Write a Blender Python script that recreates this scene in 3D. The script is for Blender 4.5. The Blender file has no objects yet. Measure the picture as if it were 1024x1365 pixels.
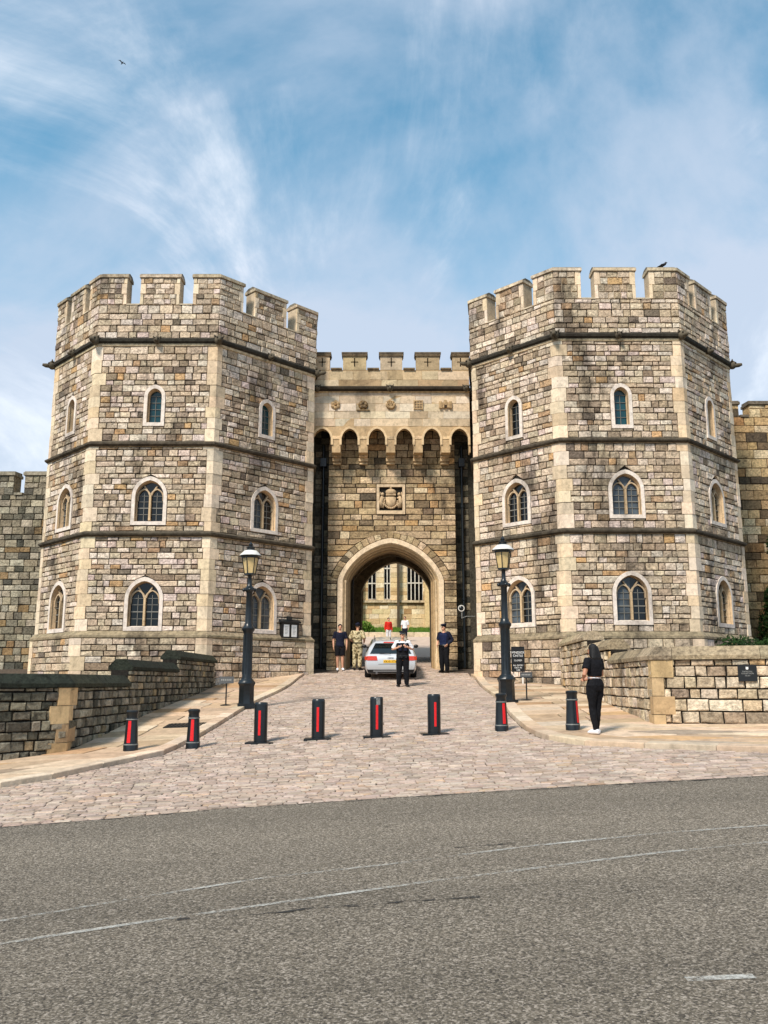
import bpy, bmesh, math, random
from mathutils import Vector, Matrix
random.seed(7)
RND = random.Random(11)
S = bpy.context.scene
COL = S.collection
# ------------------------------------------------------------------ camera
FPX, CX, CY = 1145.0, 512.0, 682.5
PITCH = math.radians(11.2)
cam_d = bpy.data.cameras.new('camera')
cam_d.sensor_fit = 'HORIZONTAL'; cam_d.sensor_width = 36.0
cam_d.lens = 36.0 * FPX / 1024.0
cam_d.clip_start = 0.1; cam_d.clip_end = 2000
cam = bpy.data.objects.new('camera', cam_d)
cam.location = (0, 0, 0)
cam.rotation_euler = (math.pi / 2 + PITCH, 0, 0)
COL.objects.link(cam)
S.camera = cam
# ------------------------------------------------------------------ sky and sun
SUN_AZ, SUN_EL = math.radians(-148), math.radians(48)      # azimuth from +Y towards +X
W = bpy.data.worlds.new('World'); S.world = W
W.use_nodes = True
nt = W.node_tree; nt.nodes.clear()
def wn(t, **k):
    n = nt.nodes.new(t)
    for a, b in k.items(): setattr(n, a, b)
    return n
L = nt.links.new
wo = wn('ShaderNodeOutputWorld'); bg = wn('ShaderNodeBackground')
bg.inputs['Strength'].default_value = 0.115
sky = wn('ShaderNodeTexSky'); sky.sky_type = 'NISHITA'; sky.sun_disc = False
sky.sun_elevation = SUN_EL; sky.sun_rotation = SUN_AZ
sky.air_density = 1.0; sky.dust_density = 0.6; sky.ozone_density = 2.0
tc = wn('ShaderNodeTexCoord'); sx = wn('ShaderNodeSeparateXYZ'); L(tc.outputs['Generated'], sx.inputs[0])
mz = wn('ShaderNodeMath', operation='MAXIMUM'); mz.inputs[1].default_value = 0.0; L(sx.outputs['Z'], mz.inputs[0])
az = wn('ShaderNodeMath', operation='ADD'); az.inputs[1].default_value = 0.22; L(mz.outputs[0], az.inputs[0])
dx = wn('ShaderNodeMath', operation='DIVIDE'); L(sx.outputs['X'], dx.inputs[0]); L(az.outputs[0], dx.inputs[1])
dy = wn('ShaderNodeMath', operation='DIVIDE'); L(sx.outputs['Y'], dy.inputs[0]); L(az.outputs[0], dy.inputs[1])
cv = wn('ShaderNodeCombineXYZ'); L(dx.outputs[0], cv.inputs[0]); L(dy.outputs[0], cv.inputs[1])
def cloud(scale, loc, rot, sc, detail, rough, dist, lo, hi):
    mp = wn('ShaderNodeMapping'); mp.inputs['Location'].default_value = loc
    mp.inputs['Rotation'].default_value = (0, 0, rot); mp.inputs['Scale'].default_value = sc
    L(cv.outputs[0], mp.inputs[0])
    no = wn('ShaderNodeTexNoise'); no.inputs['Scale'].default_value = scale
    no.inputs['Detail'].default_value = detail; no.inputs['Roughness'].default_value = rough
    no.inputs['Distortion'].default_value = dist; L(mp.outputs[0], no.inputs['Vector'])
    mr = wn('ShaderNodeMapRange'); mr.interpolation_type = 'SMOOTHSTEP'
    mr.inputs['From Min'].default_value = lo; mr.inputs['From Max'].default_value = hi
    L(no.outputs['Fac'], mr.inputs['Value'])
    return mr.outputs['Result']
c1 = cloud(1.0, (5.5, 9.1, 0), 0.5, (1.0, 1.0, 1), 8, 0.58, 0.6, 0.34, 0.62)
c2 = cloud(2.2, (7.786, 2.268, 0), -0.9, (1.0, 0.5, 1), 10, 0.62, 0.5, 0.50, 0.74)
# low veil: thicker towards the horizon, as a layer of cloud seen edge on
ve = wn('ShaderNodeMapRange'); ve.interpolation_type = 'SMOOTHSTEP'
ve.inputs['From Min'].default_value = 0.62; ve.inputs['From Max'].default_value = 0.12
ve.inputs['To Min'].default_value = 0.0; ve.inputs['To Max'].default_value = 0.95
L(sx.outputs['Z'], ve.inputs['Value'])
m1 = wn('ShaderNodeMath', operation='MULTIPLY'); m1.inputs[1].default_value = 0.76; L(c1, m1.inputs[0])
m2 = wn('ShaderNodeMath', operation='MULTIPLY'); m2.inputs[1].default_value = 0.55; L(c2, m2.inputs[0])
a1 = wn('ShaderNodeMath', operation='ADD'); L(m1.outputs[0], a1.inputs[0]); L(m2.outputs[0], a1.inputs[1])
a2 = wn('ShaderNodeMath', operation='ADD'); a2.use_clamp = True; L(a1.outputs[0], a2.inputs[0]); L(ve.outputs['Result'], a2.inputs[1])
a3 = wn('ShaderNodeMath', operation='MULTIPLY'); a3.inputs[1].default_value = 0.94; L(a2.outputs[0], a3.inputs[0])
tint = wn('ShaderNodeMix', data_type='RGBA', blend_type='MULTIPLY'); tint.inputs['Factor'].default_value = 1.0
L(sky.outputs[0], tint.inputs['A']); tint.inputs['B'].default_value = (0.50, 1.22, 1.16, 1)
mx = wn('ShaderNodeMix', data_type='RGBA'); L(a3.outputs[0], mx.inputs['Factor'])
L(tint.outputs['Result'], mx.inputs['A']); cc_ = wn('ShaderNodeMix', data_type='RGBA'); L(c2, cc_.inputs['Factor']); cc_.inputs['A'].default_value = (3.6, 4.15, 5.05, 1); cc_.inputs['B'].default_value = (5.8, 6.1, 6.6, 1); L(cc_.outputs['Result'], mx.inputs['B'])
L(mx.outputs['Result'], bg.inputs['Color']); L(bg.outputs[0], wo.inputs[0])

sun_d = bpy.data.lights.new('sun', 'SUN'); sun_d.energy = 3.2; sun_d.angle = math.radians(11)
sun_d.color = (1.0, 0.90, 0.80)
sun = bpy.data.objects.new('sun', sun_d); COL.objects.link(sun)
sd = Vector((math.sin(SUN_AZ) * math.cos(SUN_EL), math.cos(SUN_AZ) * math.cos(SUN_EL), math.sin(SUN_EL)))
sun.rotation_euler = sd.to_track_quat('Z', 'Y').to_euler()
sun.location = sd * 60
vs = S.view_settings; vs.view_transform = 'Standard'; vs.look = 'None'; vs.gamma = 1.0
vs.exposure = 0.6; vs.use_curve_mapping = False
S.render.engine = 'CYCLES'
S.cycles.max_bounces = 5; S.cycles.diffuse_bounces = 3; S.cycles.glossy_bounces = 2
S.cycles.use_denoising = True

# ------------------------------------------------------------------ pixel -> place helpers
cP, sP = math.cos(PITCH), math.sin(PITCH)
def ray(px, py):
    u, v = (px - CX) / FPX, (CY - py) / FPX
    return (u, cP - sP * v, sP + cP * v)
def P(px, py, Y):
    r = ray(px, py); k = Y / r[1]
    return (r[0] * k, r[2] * k)
def PZ(py, Y): return P(512, py, Y)[1]
def PX(px, Y, Z=0.0): return (px - CX) / FPX * (Y * cP + Z * sP)
ZC = [(-60, -1.62), (0, -1.60), (5, -1.53), (11, -1.36), (16.5, -1.07), (22, -0.64), (27, -0.33), (29.5, -0.13),
      (31, 0.06), (34, 0.46), (40, 1.05), (58, 3.0), (64, 3.9), (75, 4.2), (400, 4.2)]
def zc(y):
    if y <= ZC[0][0]: return ZC[0][1]
    for i in range(len(ZC) - 1):
        if y <= ZC[i + 1][0]:
            (x0, a), (x1, b) = ZC[i], ZC[i + 1]
            def sl(j):
                if j <= 0 or j >= len(ZC) - 1: return 0.0
                return (ZC[j + 1][1] - ZC[j - 1][1]) / (ZC[j + 1][0] - ZC[j - 1][0])
            h = x1 - x0; t = (y - x0) / h; m0, m1_ = sl(i) * h, sl(i + 1) * h
            return (2*t**3 - 3*t*t + 1)*a + (t**3 - 2*t*t + t)*m0 + (-2*t**3 + 3*t*t)*b + (t**3 - t*t)*m1_
    return ZC[-1][1]
def gz(x, y):
    k = 0.042 if y < 16.5 else max(0.0, 0.042 * (31 - y) / 14.5)
    return zc(y) + k * max(-14, min(14, x))
def G(px, py, dz=0.0):
    r = ray(px, py); y = 3.0
    while y < 90:
        k = y / r[1]
        if r[2] * k <= gz(r[0] * k, y) + dz: break
        y += 0.02
    return (r[0] * y / r[1], y)
def interp(tab, v):
    if v <= tab[0][0]: return tab[0][1]
    for (a, b), (c, d) in zip(tab, tab[1:]):
        if v <= c: return b + (d - b) * (v - a) / (c - a)
    return tab[-1][1]

# ------------------------------------------------------------------ colour, materials
def lin(c):
    c /= 255.0
    return c / 12.92 if c <= 0.04045 else ((c + 0.055) / 1.055) ** 2.4
def C(r, g, b): return (lin(r), lin(g), lin(b), 1.0)
MAT = {}
def newmat(name):
    m = bpy.data.materials.new(name); m.use_nodes = True
    MAT[name] = m
    return m, m.node_tree.nodes, m.node_tree.links, m.node_tree.nodes['Principled BSDF']
def stone_mat(name, grain=9.0, gamt=0.35, bump=0.35, bscale=22.0, stain=0.55, rough=0.9, streak=True, bdist=0.02, pit=6.0, pamt=0.25):
    """colour from the piece's own Col attribute; grain, lichen and run-off stains in world space"""
    m, N, K, b = newmat(name)
    at = N.new('ShaderNodeAttribute'); at.attribute_name = 'Col'
    ge = N.new('ShaderNodeNewGeometry')
    n1 = N.new('ShaderNodeTexNoise'); n1.inputs['Scale'].default_value = grain; n1.inputs['Detail'].default_value = 6
    n1.inputs['Roughness'].default_value = 0.7; K.new(ge.outputs['Position'], n1.inputs['Vector'])
    r1 = N.new('ShaderNodeMapRange'); r1.inputs['From Min'].default_value = 0.3; r1.inputs['From Max'].default_value = 0.7
    r1.inputs['To Min'].default_value = 1 - gamt; r1.inputs['To Max'].default_value = 1 + gamt
    K.new(n1.outputs['Fac'], r1.inputs['Value'])
    mu = N.new('ShaderNodeMix'); mu.data_type = 'RGBA'; mu.blend_type = 'MULTIPLY'; mu.inputs['Factor'].default_value = 1
    K.new(at.outputs['Color'], mu.inputs['A']); K.new(r1.outputs['Result'], mu.inputs['B'])
    n4 = N.new('ShaderNodeTexNoise'); n4.inputs['Scale'].default_value = pit; n4.inputs['Detail'].default_value = 7; n4.inputs['Roughness'].default_value = 0.75
    K.new(ge.outputs['Position'], n4.inputs['Vector'])
    r4 = N.new('ShaderNodeMapRange'); r4.interpolation_type = 'SMOOTHSTEP'; r4.inputs['From Min'].default_value = 0.50; r4.inputs['From Max'].default_value = 0.66
    r4.inputs['To Min'].default_value = 1.0; r4.inputs['To Max'].default_value = 1 - pamt; K.new(n4.outputs['Fac'], r4.inputs['Value'])
    m4 = N.new('ShaderNodeMix'); m4.data_type = 'RGBA'; m4.blend_type = 'MULTIPLY'; m4.inputs['Factor'].default_value = 1
    K.new(mu.outputs['Result'], m4.inputs['A']); K.new(r4.outputs['Result'], m4.inputs['B']); mu = m4
    mp = N.new('ShaderNodeMapping'); mp.inputs['Scale'].default_value = (1.0, 1.0, 0.32) if streak else (1, 1, 1)
    K.new(ge.outputs['Position'], mp.inputs[0])
    n2 = N.new('ShaderNodeTexNoise'); n2.inputs['Scale'].default_value = 0.95; n2.inputs['Detail'].default_value = 9
    n2.inputs['Roughness'].default_value = 0.68; K.new(mp.outputs[0], n2.inputs['Vector'])
    r2 = N.new('ShaderNodeMapRange'); r2.interpolation_type = 'SMOOTHSTEP'
    r2.inputs['From Min'].default_value = 0.50; r2.inputs['From Max'].default_value = 0.68
    r2.inputs['To Min'].default_value = 0; r2.inputs['To Max'].default_value = stain
    K.new(n2.outputs['Fac'], r2.inputs['Value'])
    mx = N.new('ShaderNodeMix'); mx.data_type = 'RGBA'
    K.new(r2.outputs['Result'], mx.inputs['Factor']); K.new(mu.outputs['Result'], mx.inputs['A'])
    mx.inputs['B'].default_value = C(46, 40, 34)
    K.new(mx.outputs['Result'], b.inputs['Base Color'])
    b.inputs['Roughness'].default_value = rough
    b.inputs['Specular IOR Level'].default_value = 0.2
    n3 = N.new('ShaderNodeTexNoise'); n3.inputs['Scale'].default_value = bscale; n3.inputs['Detail'].default_value = 5
    n3.inputs['Roughness'].default_value = 0.7
    K.new(ge.outputs['Position'], n3.inputs['Vector'])
    bp = N.new('ShaderNodeBump'); bp.inputs['Strength'].default_value = bump; bp.inputs['Distance'].default_value = bdist
    K.new(n3.outputs['Fac'], bp.inputs['Height']); K.new(bp.outputs[0], b.inputs['Normal'])
    return m
stone_mat('rubble_stone', 13, 0.5, 1.0, 15, 0.74, bdist=0.045, pit=5.0, pamt=0.52)
stone_mat('dressed_stone', 7, 0.22, 0.4, 26, 0.42)
stone_mat('weathered_stone', 7, 0.5, 0.6, 20, 0.7)
stone_mat('mossy_stone', 10, 0.5, 1.0, 18, 0.35, bdist=0.04, pit=6, pamt=0.5)
stone_mat('sett_stone', 12, 0.3, 0.7, 30, 0.25, rough=0.8, streak=False)
stone_mat('paving_stone', 5, 0.22, 0.4, 30, 0.24, rough=0.82, streak=False, pit=4.0, pamt=0.2)
def pmat(name, col, rough=0.5, metal=0.0, var=0.0, scale=20.0, bump=0.0, spec=0.5, coat=0.0, emit=None, estr=0):
    m, N, K, b = newmat(name)
    b.inputs['Base Color'].default_value = col; b.inputs['Roughness'].default_value = rough
    b.inputs['Metallic'].default_value = metal; b.inputs['Specular IOR Level'].default_value = spec
    b.inputs['Coat Weight'].default_value = coat
    ge = N.new('ShaderNodeTexCoord')
    n = N.new('ShaderNodeTexNoise'); n.inputs['Scale'].default_value = scale; n.inputs['Detail'].default_value = 5
    K.new(ge.outputs['Object'], n.inputs['Vector'])
    if var > 0:
        r = N.new('ShaderNodeMapRange'); r.inputs['From Min'].default_value = 0.3; r.inputs['From Max'].default_value = 0.7
        r.inputs['To Min'].default_value = 1 - var; r.inputs['To Max'].default_value = 1 + var
        K.new(n.outputs['Fac'], r.inputs['Value'])
        mu = N.new('ShaderNodeMix'); mu.data_type = 'RGBA'; mu.blend_type = 'MULTIPLY'; mu.inputs['Factor'].default_value = 1
        mu.inputs['A'].default_value = col; K.new(r.outputs['Result'], mu.inputs['B'])
        K.new(mu.outputs['Result'], b.inputs['Base Color'])
    if bump > 0:
        bp = N.new('ShaderNodeBump'); bp.inputs['Strength'].default_value = bump; bp.inputs['Distance'].default_value = 0.01
        K.new(n.outputs['Fac'], bp.inputs['Height']); K.new(bp.outputs[0], b.inputs['Normal'])
    if emit:
        b.inputs['Emission Color'].default_value = emit; b.inputs['Emission Strength'].default_value = estr
    return m
pmat('black_iron', C(20, 26, 30), 0.32, 0.0, 0.3, 12, 0.15)
pmat('red_reflector', C(214, 26, 30), 0.35, 0, 0.15, 30)
pmat('window_glass', C(10, 15, 18), 0.12, 0, 0.5, 1.5, 0.25, 0.5)
pmat('window_teal', C(18, 62, 70), 0.12, 0, 0.4, 1.5, 0.25, 0.5)  # teal reflection put into the glass colour
pmat('window_pale', C(66, 74, 80), 0.2, 0, 0.6, 2.5, 0.25, 0.5)  # pale reflection painted as the tint of the glass
pmat('glazing_bar', C(120, 118, 110), 0.6)
pmat('lamp_glass', C(206, 180, 128), 0.25, 0, 0.15, 8)
pmat('pale_paint', C(215, 212, 204), 0.45, 0, 0.08, 20)
pmat('sign_black', C(18, 20, 22), 0.4, 0, 0.1, 20)
pmat('sign_white', C(235, 235, 232), 0.6)
pmat('car_paint', C(196, 198, 200), 0.3, 0.25, 0.03, 3, 0, 0.5, 0.6)
pmat('car_glass', C(14, 24, 26), 0.05, 0, 0.2, 3, 0, 0.9)
pmat('car_trim', C(16, 16, 18), 0.5)
pmat('tyre_rubber', C(18, 18, 18), 0.85, 0, 0.2, 30, 0.2)
pmat('rim_metal', C(150, 152, 156), 0.3, 0.8)
pmat('tail_light', C(176, 40, 16), 0.15, 0, 0.25, 25, 0, 0.6, 0.5, (1.0, 0.12, 0.02, 1), 0.10)
pmat('plate_yellow', C(226, 176, 44), 0.4)
pmat('lips', C(150, 82, 76), 0.5)
pmat('checker', C(196, 196, 198), 0.6)
pmat('bark', C(70, 56, 42), 0.9, 0, 0.3, 12, 0.4)
pmat('worn_band', C(120, 122, 120), 0.5, 0, 0.4, 30)
pmat('faded_letter', C(150, 150, 146), 0.6)
pmat('feather', C(54, 54, 58), 0.7, 0, 0.3, 20)
pmat('skin', C(205, 152, 122), 0.55, 0, 0.06, 20)
pmat('skin_tan', C(176, 122, 92), 0.55, 0, 0.06, 20)
pmat('cloth_black', C(17, 17, 21), 0.85, 0, 0.3, 18, 0.3, 0.2)
pmat('cloth_navy', C(24, 27, 44), 0.85, 0, 0.25, 18, 0.3, 0.2)
pmat('cloth_blue', C(22, 32, 62), 0.8, 0, 0.2, 18, 0.3, 0.2)
pmat('cloth_white', C(222, 222, 224), 0.8, 0, 0.08, 14, 0.3, 0.2)
pmat('cloth_red', C(206, 44, 30), 0.8, 0, 0.15, 14, 0.3, 0.2)
pmat('hair_black', C(15, 13, 13), 0.7, 0, 0.4, 40, 0.5, 0.4)
pmat('shoe_white', C(236, 236, 240), 0.5, 0, 0.05, 14)
pmat('shoe_black', C(14, 14, 15), 0.35)
m, N, K, b = newmat('camouflage')
tcn = N.new('ShaderNodeTexCoord'); n = N.new('ShaderNodeTexNoise'); n.inputs['Scale'].default_value = 9; n.inputs['Detail'].default_value = 3
K.new(tcn.outputs['Object'], n.inputs['Vector']); cr = N.new('ShaderNodeValToRGB'); K.new(n.outputs['Fac'], cr.inputs[0])
cr.color_ramp.interpolation = 'CONSTANT'; e = cr.color_ramp.elements
e[0].position = 0; e[0].color = C(92, 82, 56); e[1].position = 0.43; e[1].color = C(176, 158, 118)
x = e.new(0.52); x.color = C(205, 190, 152); x = e.new(0.62); x.color = C(112, 110, 72)
K.new(cr.outputs[0], b.inputs['Base Color']); b.inputs['Roughness'].default_value = 0.9
# asphalt
m, N, K, b = newmat('asphalt')
ge = N.new('ShaderNodeNewGeometry')
vo = N.new('ShaderNodeTexVoronoi'); vo.inputs['Scale'].default_value = 90; K.new(ge.outputs['Position'], vo.inputs['Vector'])
n1 = N.new('ShaderNodeTexNoise'); n1.inputs['Scale'].default_value = 34; n1.inputs['Detail'].default_value = 6; n1.inputs['Roughness'].default_value = 0.8
K.new(ge.outputs['Position'], n1.inputs['Vector'])
n2 = N.new('ShaderNodeTexNoise'); n2.inputs['Scale'].default_value = 0.5; n2.inputs['Detail'].default_value = 6
mp = N.new('ShaderNodeMapping'); mp.inputs['Rotation'].default_value = (0, 0, -0.17); mp.inputs['Scale'].default_value = (0.12, 1.5, 1); K.new(ge.outputs['Position'], mp.inputs[0]); K.new(mp.outputs[0], n2.inputs['Vector'])
sr = N.new('ShaderNodeSeparateColor'); K.new(vo.outputs['Color'], sr.inputs[0])
ad = N.new('ShaderNodeMath'); ad.operation = 'MULTIPLY_ADD'; K.new(sr.outputs[0], ad.inputs[0]); ad.inputs[1].default_value = 0.45; K.new(n1.outputs['Fac'], ad.inputs[2])
cr = N.new('ShaderNodeValToRGB'); K.new(ad.outputs[0], cr.inputs[0]); e = cr.color_ramp.elements
e[0].position = 0.42; e[0].color = C(52, 47, 42); e[1].position = 1.0; e[1].color = C(172, 160, 146)
x = e.new(0.66); x.color = C(102, 93, 80); x = e.new(0.8); x.color = C(122, 112, 97)
r2 = N.new('ShaderNodeMapRange'); r2.inputs['From Min'].default_value = 0.3; r2.inputs['From Max'].default_value = 0.7
r2.inputs['To Min'].default_value = 0.78; r2.inputs['To Max'].default_value = 1.22; K.new(n2.outputs['Fac'], r2.inputs['Value'])
mu = N.new('ShaderNodeMix'); mu.data_type = 'RGBA'; mu.blend_type = 'MULTIPLY'; mu.inputs['Factor'].default_value = 1
K.new(cr.outputs[0], mu.inputs['A']); K.new(r2.outputs['Result'], mu.inputs['B']); K.new(mu.outputs['Result'], b.inputs['Base Color'])
b.inputs['Roughness'].default_value = 0.85; b.inputs['Specular IOR Level'].default_value = 0.3
bp = N.new('ShaderNodeBump'); bp.inputs['Strength'].default_value = 0.9; bp.inputs['Distance'].default_value = 0.012
K.new(ad.outputs[0], bp.inputs['Height']); K.new(bp.outputs[0], b.inputs['Normal'])
# worn road paint: opaque flecks with holes
m, N, K, b = newmat('worn_paint')
ge = N.new('ShaderNodeNewGeometry')
n1 = N.new('ShaderNodeTexNoise'); n1.inputs['Scale'].default_value = 26; n1.inputs['Detail'].default_value = 8; n1.inputs['Roughness'].default_value = 0.8
K.new(ge.outputs['Position'], n1.inputs['Vector'])
n2 = N.new('ShaderNodeTexNoise'); n2.inputs['Scale'].default_value = 1.3; n2.inputs['Detail'].default_value = 3; K.new(ge.outputs['Position'], n2.inputs['Vector'])
ad = N.new('ShaderNodeMath'); ad.operation = 'MULTIPLY_ADD'; K.new(n2.outputs['Fac'], ad.inputs[0]); ad.inputs[1].default_value = 0.5; K.new(n1.outputs['Fac'], ad.inputs[2])
r2 = N.new('ShaderNodeMapRange'); r2.inputs['From Min'].default_value = 0.66; r2.inputs['From Max'].default_value = 1.0; K.new(ad.outputs[0], r2.inputs['Value'])
b.inputs['Base Color'].default_value = C(196, 194, 186); b.inputs['Roughness'].default_value = 0.8
K.new(r2.outputs['Result'], b.inputs['Alpha'])
m, N, K, b = newmat('tar_seam')
ge = N.new('ShaderNodeNewGeometry'); n1 = N.new('ShaderNodeTexNoise'); n1.inputs['Scale'].default_value = 7; n1.inputs['Detail'].default_value = 8; n1.inputs['Roughness'].default_value = 0.75
K.new(ge.outputs['Position'], n1.inputs['Vector']); r2 = N.new('ShaderNodeMapRange'); r2.inputs['From Min'].default_value = 0.46; r2.inputs['From Max'].default_value = 0.60; K.new(n1.outputs['Fac'], r2.inputs['Value'])
b.inputs['Base Color'].default_value = C(44, 41, 37); b.inputs['Roughness'].default_value = 0.7; K.new(r2.outputs['Result'], b.inputs['Alpha'])
def plain_ground(name, c1, c2, scale):
    m, N, K, b = newmat(name)
    ge = N.new('ShaderNodeNewGeometry'); n = N.new('ShaderNodeTexNoise'); n.inputs['Scale'].default_value = scale; n.inputs['Detail'].default_value = 8
    K.new(ge.outputs['Position'], n.inputs['Vector']); cr = N.new('ShaderNodeValToRGB'); K.new(n.outputs['Fac'], cr.inputs[0])
    cr.color_ramp.elements[0].position = 0.3; cr.color_ramp.elements[0].color = c1
    cr.color_ramp.elements[1].position = 0.7; cr.color_ramp.elements[1].color = c2
    K.new(cr.outputs[0], b.inputs['Base Color']); b.inputs['Roughness'].default_value = 0.95; b.inputs['Specular IOR Level'].default_value = 0.15
plain_ground('courtyard_paving', C(176, 154, 138), C(198, 178, 160), 3)
plain_ground('earth', C(74, 66, 54), C(104, 94, 78), 3)
plain_ground('joint_grit', C(66, 58, 51), C(100, 88, 77), 14)
plain_ground('grass_ground', C(52, 78, 30), C(84, 106, 46), 6)
plain_ground('leaf_green', C(20, 38, 16), C(44, 68, 26), 3)
plain_ground('leaf_bright', C(64, 98, 30), C(112, 140, 52), 3)

# ------------------------------------------------------------------ mesh builder
WORLD = set()          # things whose parts are modelled in world coordinates
class MB:
    def __init__(s): s.v = []; s.f = []; s.c = []; s.mi = []
    def face(s, pts, col=(0.5, 0.5, 0.5, 1), mi=0):
        n = len(s.v); s.v += [tuple(p) for p in pts]; s.c += [col] * len(pts)
        s.f.append(tuple(range(n, n + len(pts)))); s.mi.append(mi)
    def shape(s, verts, faces, col=(0.5, 0.5, 0.5, 1), mi=0):
        n = len(s.v); s.v += [tuple(p) for p in verts]; s.c += [col] * len(verts)
        for f in faces: s.f.append(tuple(i + n for i in f)); s.mi.append(mi)
    def box(s, x0, x1, y0, y1, z0, z1, col=(0.5, 0.5, 0.5, 1), mi=0):
        v = [(x0,y0,z0),(x1,y0,z0),(x1,y1,z0),(x0,y1,z0),(x0,y0,z1),(x1,y0,z1),(x1,y1,z1),(x0,y1,z1)]
        s.shape(v, [(0,3,2,1),(4,5,6,7),(0,1,5,4),(1,2,6,5),(2,3,7,6),(3,0,4,7)], col, mi)
    def prism(s, outer, inner, z0, z1, col, top=None, mi=0):
        """plan strip: outer and inner point lists of equal length; top = per-strip (outer dz, inner dz)"""
        n = len(outer); to, ti = top or (0, 0)
        q = lambda p, z: (p[0], p[1], z)
        for i in range(n - 1):
            s.face([q(outer[i], z0), q(outer[i+1], z0), q(outer[i+1], z1+to), q(outer[i], z1+to)], col, mi)
            s.face([q(inner[i+1], z0), q(inner[i], z0), q(inner[i], z1+ti), q(inner[i+1], z1+ti)], col, mi)
            s.face([q(outer[i], z1+to), q(outer[i+1], z1+to), q(inner[i+1], z1+ti), q(inner[i], z1+ti)], col, mi)
            s.face([q(outer[i+1], z0), q(outer[i], z0), q(inner[i], z0), q(inner[i+1], z0)], col, mi)
        s.face([q(inner[0], z0), q(outer[0], z0), q(outer[0], z1+to), q(inner[0], z1+ti)], col, mi)
        s.face([q(outer[-1], z0), q(inner[-1], z0), q(inner[-1], z1+ti), q(outer[-1], z1+to)], col, mi)
    def lathe(s, prof, seg=16, c=(0, 0), col=(0.5, 0.5, 0.5, 1), mi=0, rot=0.0):
        n0 = len(s.v)
        for r, z in prof:
            for k in range(seg):
                a = rot + 2 * math.pi * k / seg
                s.v.append((c[0] + r * math.cos(a), c[1] + r * math.sin(a), z)); s.c.append(col)
        for i in range(len(prof) - 1):
            for k in range(seg):
                k2 = (k + 1) % seg
                s.f.append((n0+i*seg+k, n0+i*seg+k2, n0+(i+1)*seg+k2, n0+(i+1)*seg+k)); s.mi.append(mi)
        s.f.append(tuple(n0 + k for k in reversed(range(seg)))); s.mi.append(mi)
        s.f.append(tuple(n0 + (len(prof)-1)*seg + k for k in range(seg))); s.mi.append(mi)
    def tube(s, pts, rad, seg=10, col=(0.5, 0.5, 0.5, 1), mi=0, ref=(0, 1, 0)):
        """rad: one number, (rx, ry) or a list; closed ends"""
        pts = [Vector(p) for p in pts]; n = len(pts); n0 = len(s.v)
        rads = rad if isinstance(rad, list) else [rad] * n
        for i, p in enumerate(pts):
            d = (pts[min(i+1, n-1)] - pts[max(i-1, 0)]).normalized()
            r = Vector(ref)
            if abs(d.dot(r)) > 0.95: r = Vector((1, 0, 0))
            a = d.cross(r).normalized(); bb = a.cross(d).normalized()
            rx, ry = rads[i] if isinstance(rads[i], (tuple, list)) else (rads[i], rads[i])
            for k in range(seg):
                t = 2 * math.pi * k / seg
                q = p + a * (rx * math.cos(t)) + bb * (ry * math.sin(t))
                s.v.append(tuple(q)); s.c.append(col)
        for i in range(n - 1):
            for k in range(seg):
                k2 = (k + 1) % seg
                s.f.append((n0+i*seg+k, n0+(i+1)*seg+k, n0+(i+1)*seg+k2, n0+i*seg+k2)); s.mi.append(mi)
        s.f.append(tuple(n0 + k for k in range(seg))); s.mi.append(mi)
        s.f.append(tuple(n0 + (n-1)*seg + k for k in reversed(range(seg)))); s.mi.append(mi)
    def ball(s, c, r, seg=12, rings=8, col=(0.5, 0.5, 0.5, 1), mi=0):
        rx, ry, rz = r if isinstance(r, (tuple, list)) else (r, r, r); n0 = len(s.v)
        for i in range(rings + 1):
            ph = math.pi * i / rings
            rr = max(math.sin(ph), 0.02)
            for k in range(seg):
                t = 2 * math.pi * k / seg
                s.v.append((c[0]+rx*rr*math.cos(t), c[1]+ry*rr*math.sin(t), c[2]-rz*math.cos(ph))); s.c.append(col)
        for i in range(rings):
            for k in range(seg):
                k2 = (k + 1) % seg
                s.f.append((n0+i*seg+k, n0+i*seg+k2, n0+(i+1)*seg+k2, n0+(i+1)*seg+k)); s.mi.append(mi)
        s.f.append(tuple(n0 + k for k in reversed(range(seg)))); s.mi.append(mi)
        s.f.append(tuple(n0 + rings*seg + k for k in range(seg))); s.mi.append(mi)
    def build(s, name, mats, parent=None, smooth=False, mod=None, center=False):
        me = bpy.data.meshes.new(name)
        off = Vector((0, 0, 0))
        if center and s.v:
            n = len(s.v); off = Vector((sum(p[0] for p in s.v)/n, sum(p[1] for p in s.v)/n, min(p[2] for p in s.v)))
            s.v = [(p[0]-off.x, p[1]-off.y, p[2]-off.z) for p in s.v]
        me.from_pydata(s.v, [], s.f)
        for mname in (mats if isinstance(mats, (list, tuple)) else [mats]): me.materials.append(MAT[mname])
        ca = me.attributes.new('Col', 'FLOAT_COLOR', 'POINT')
        flat = [x for c in s.c for x in c]; ca.data.foreach_set('color', flat)
        if any(s.mi): me.polygons.foreach_set('material_index', s.mi)
        if smooth:
            me.polygons.foreach_set('use_smooth', [True] * len(me.polygons))
            if smooth == 'auto': me.set_sharp_from_angle(angle=math.radians(40))
        me.update()
        o = bpy.data.objects.new(name, me); COL.objects.link(o); o.location = off
        if parent is not None:
            o.parent = parent
            if parent.name in WORLD: o.matrix_parent_inverse = Matrix.Translation(-parent.location)
        if mod: mod(o)
        return o
def tag(o, label=None, cat=None, group=None, kind=None):
    if label: o['label'] = label
    if cat: o['category'] = cat
    if group: o['group'] = group
    if kind: o['kind'] = kind
    return o
def thing(name, label, cat, loc=(0, 0, 0), rz=0.0, group=None):
    o = bpy.data.objects.new(name, None); COL.objects.link(o); o.empty_display_size = 0.3
    o.location = loc; o.rotation_euler = (0, 0, rz)
    return tag(o, label, cat, group)
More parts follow.
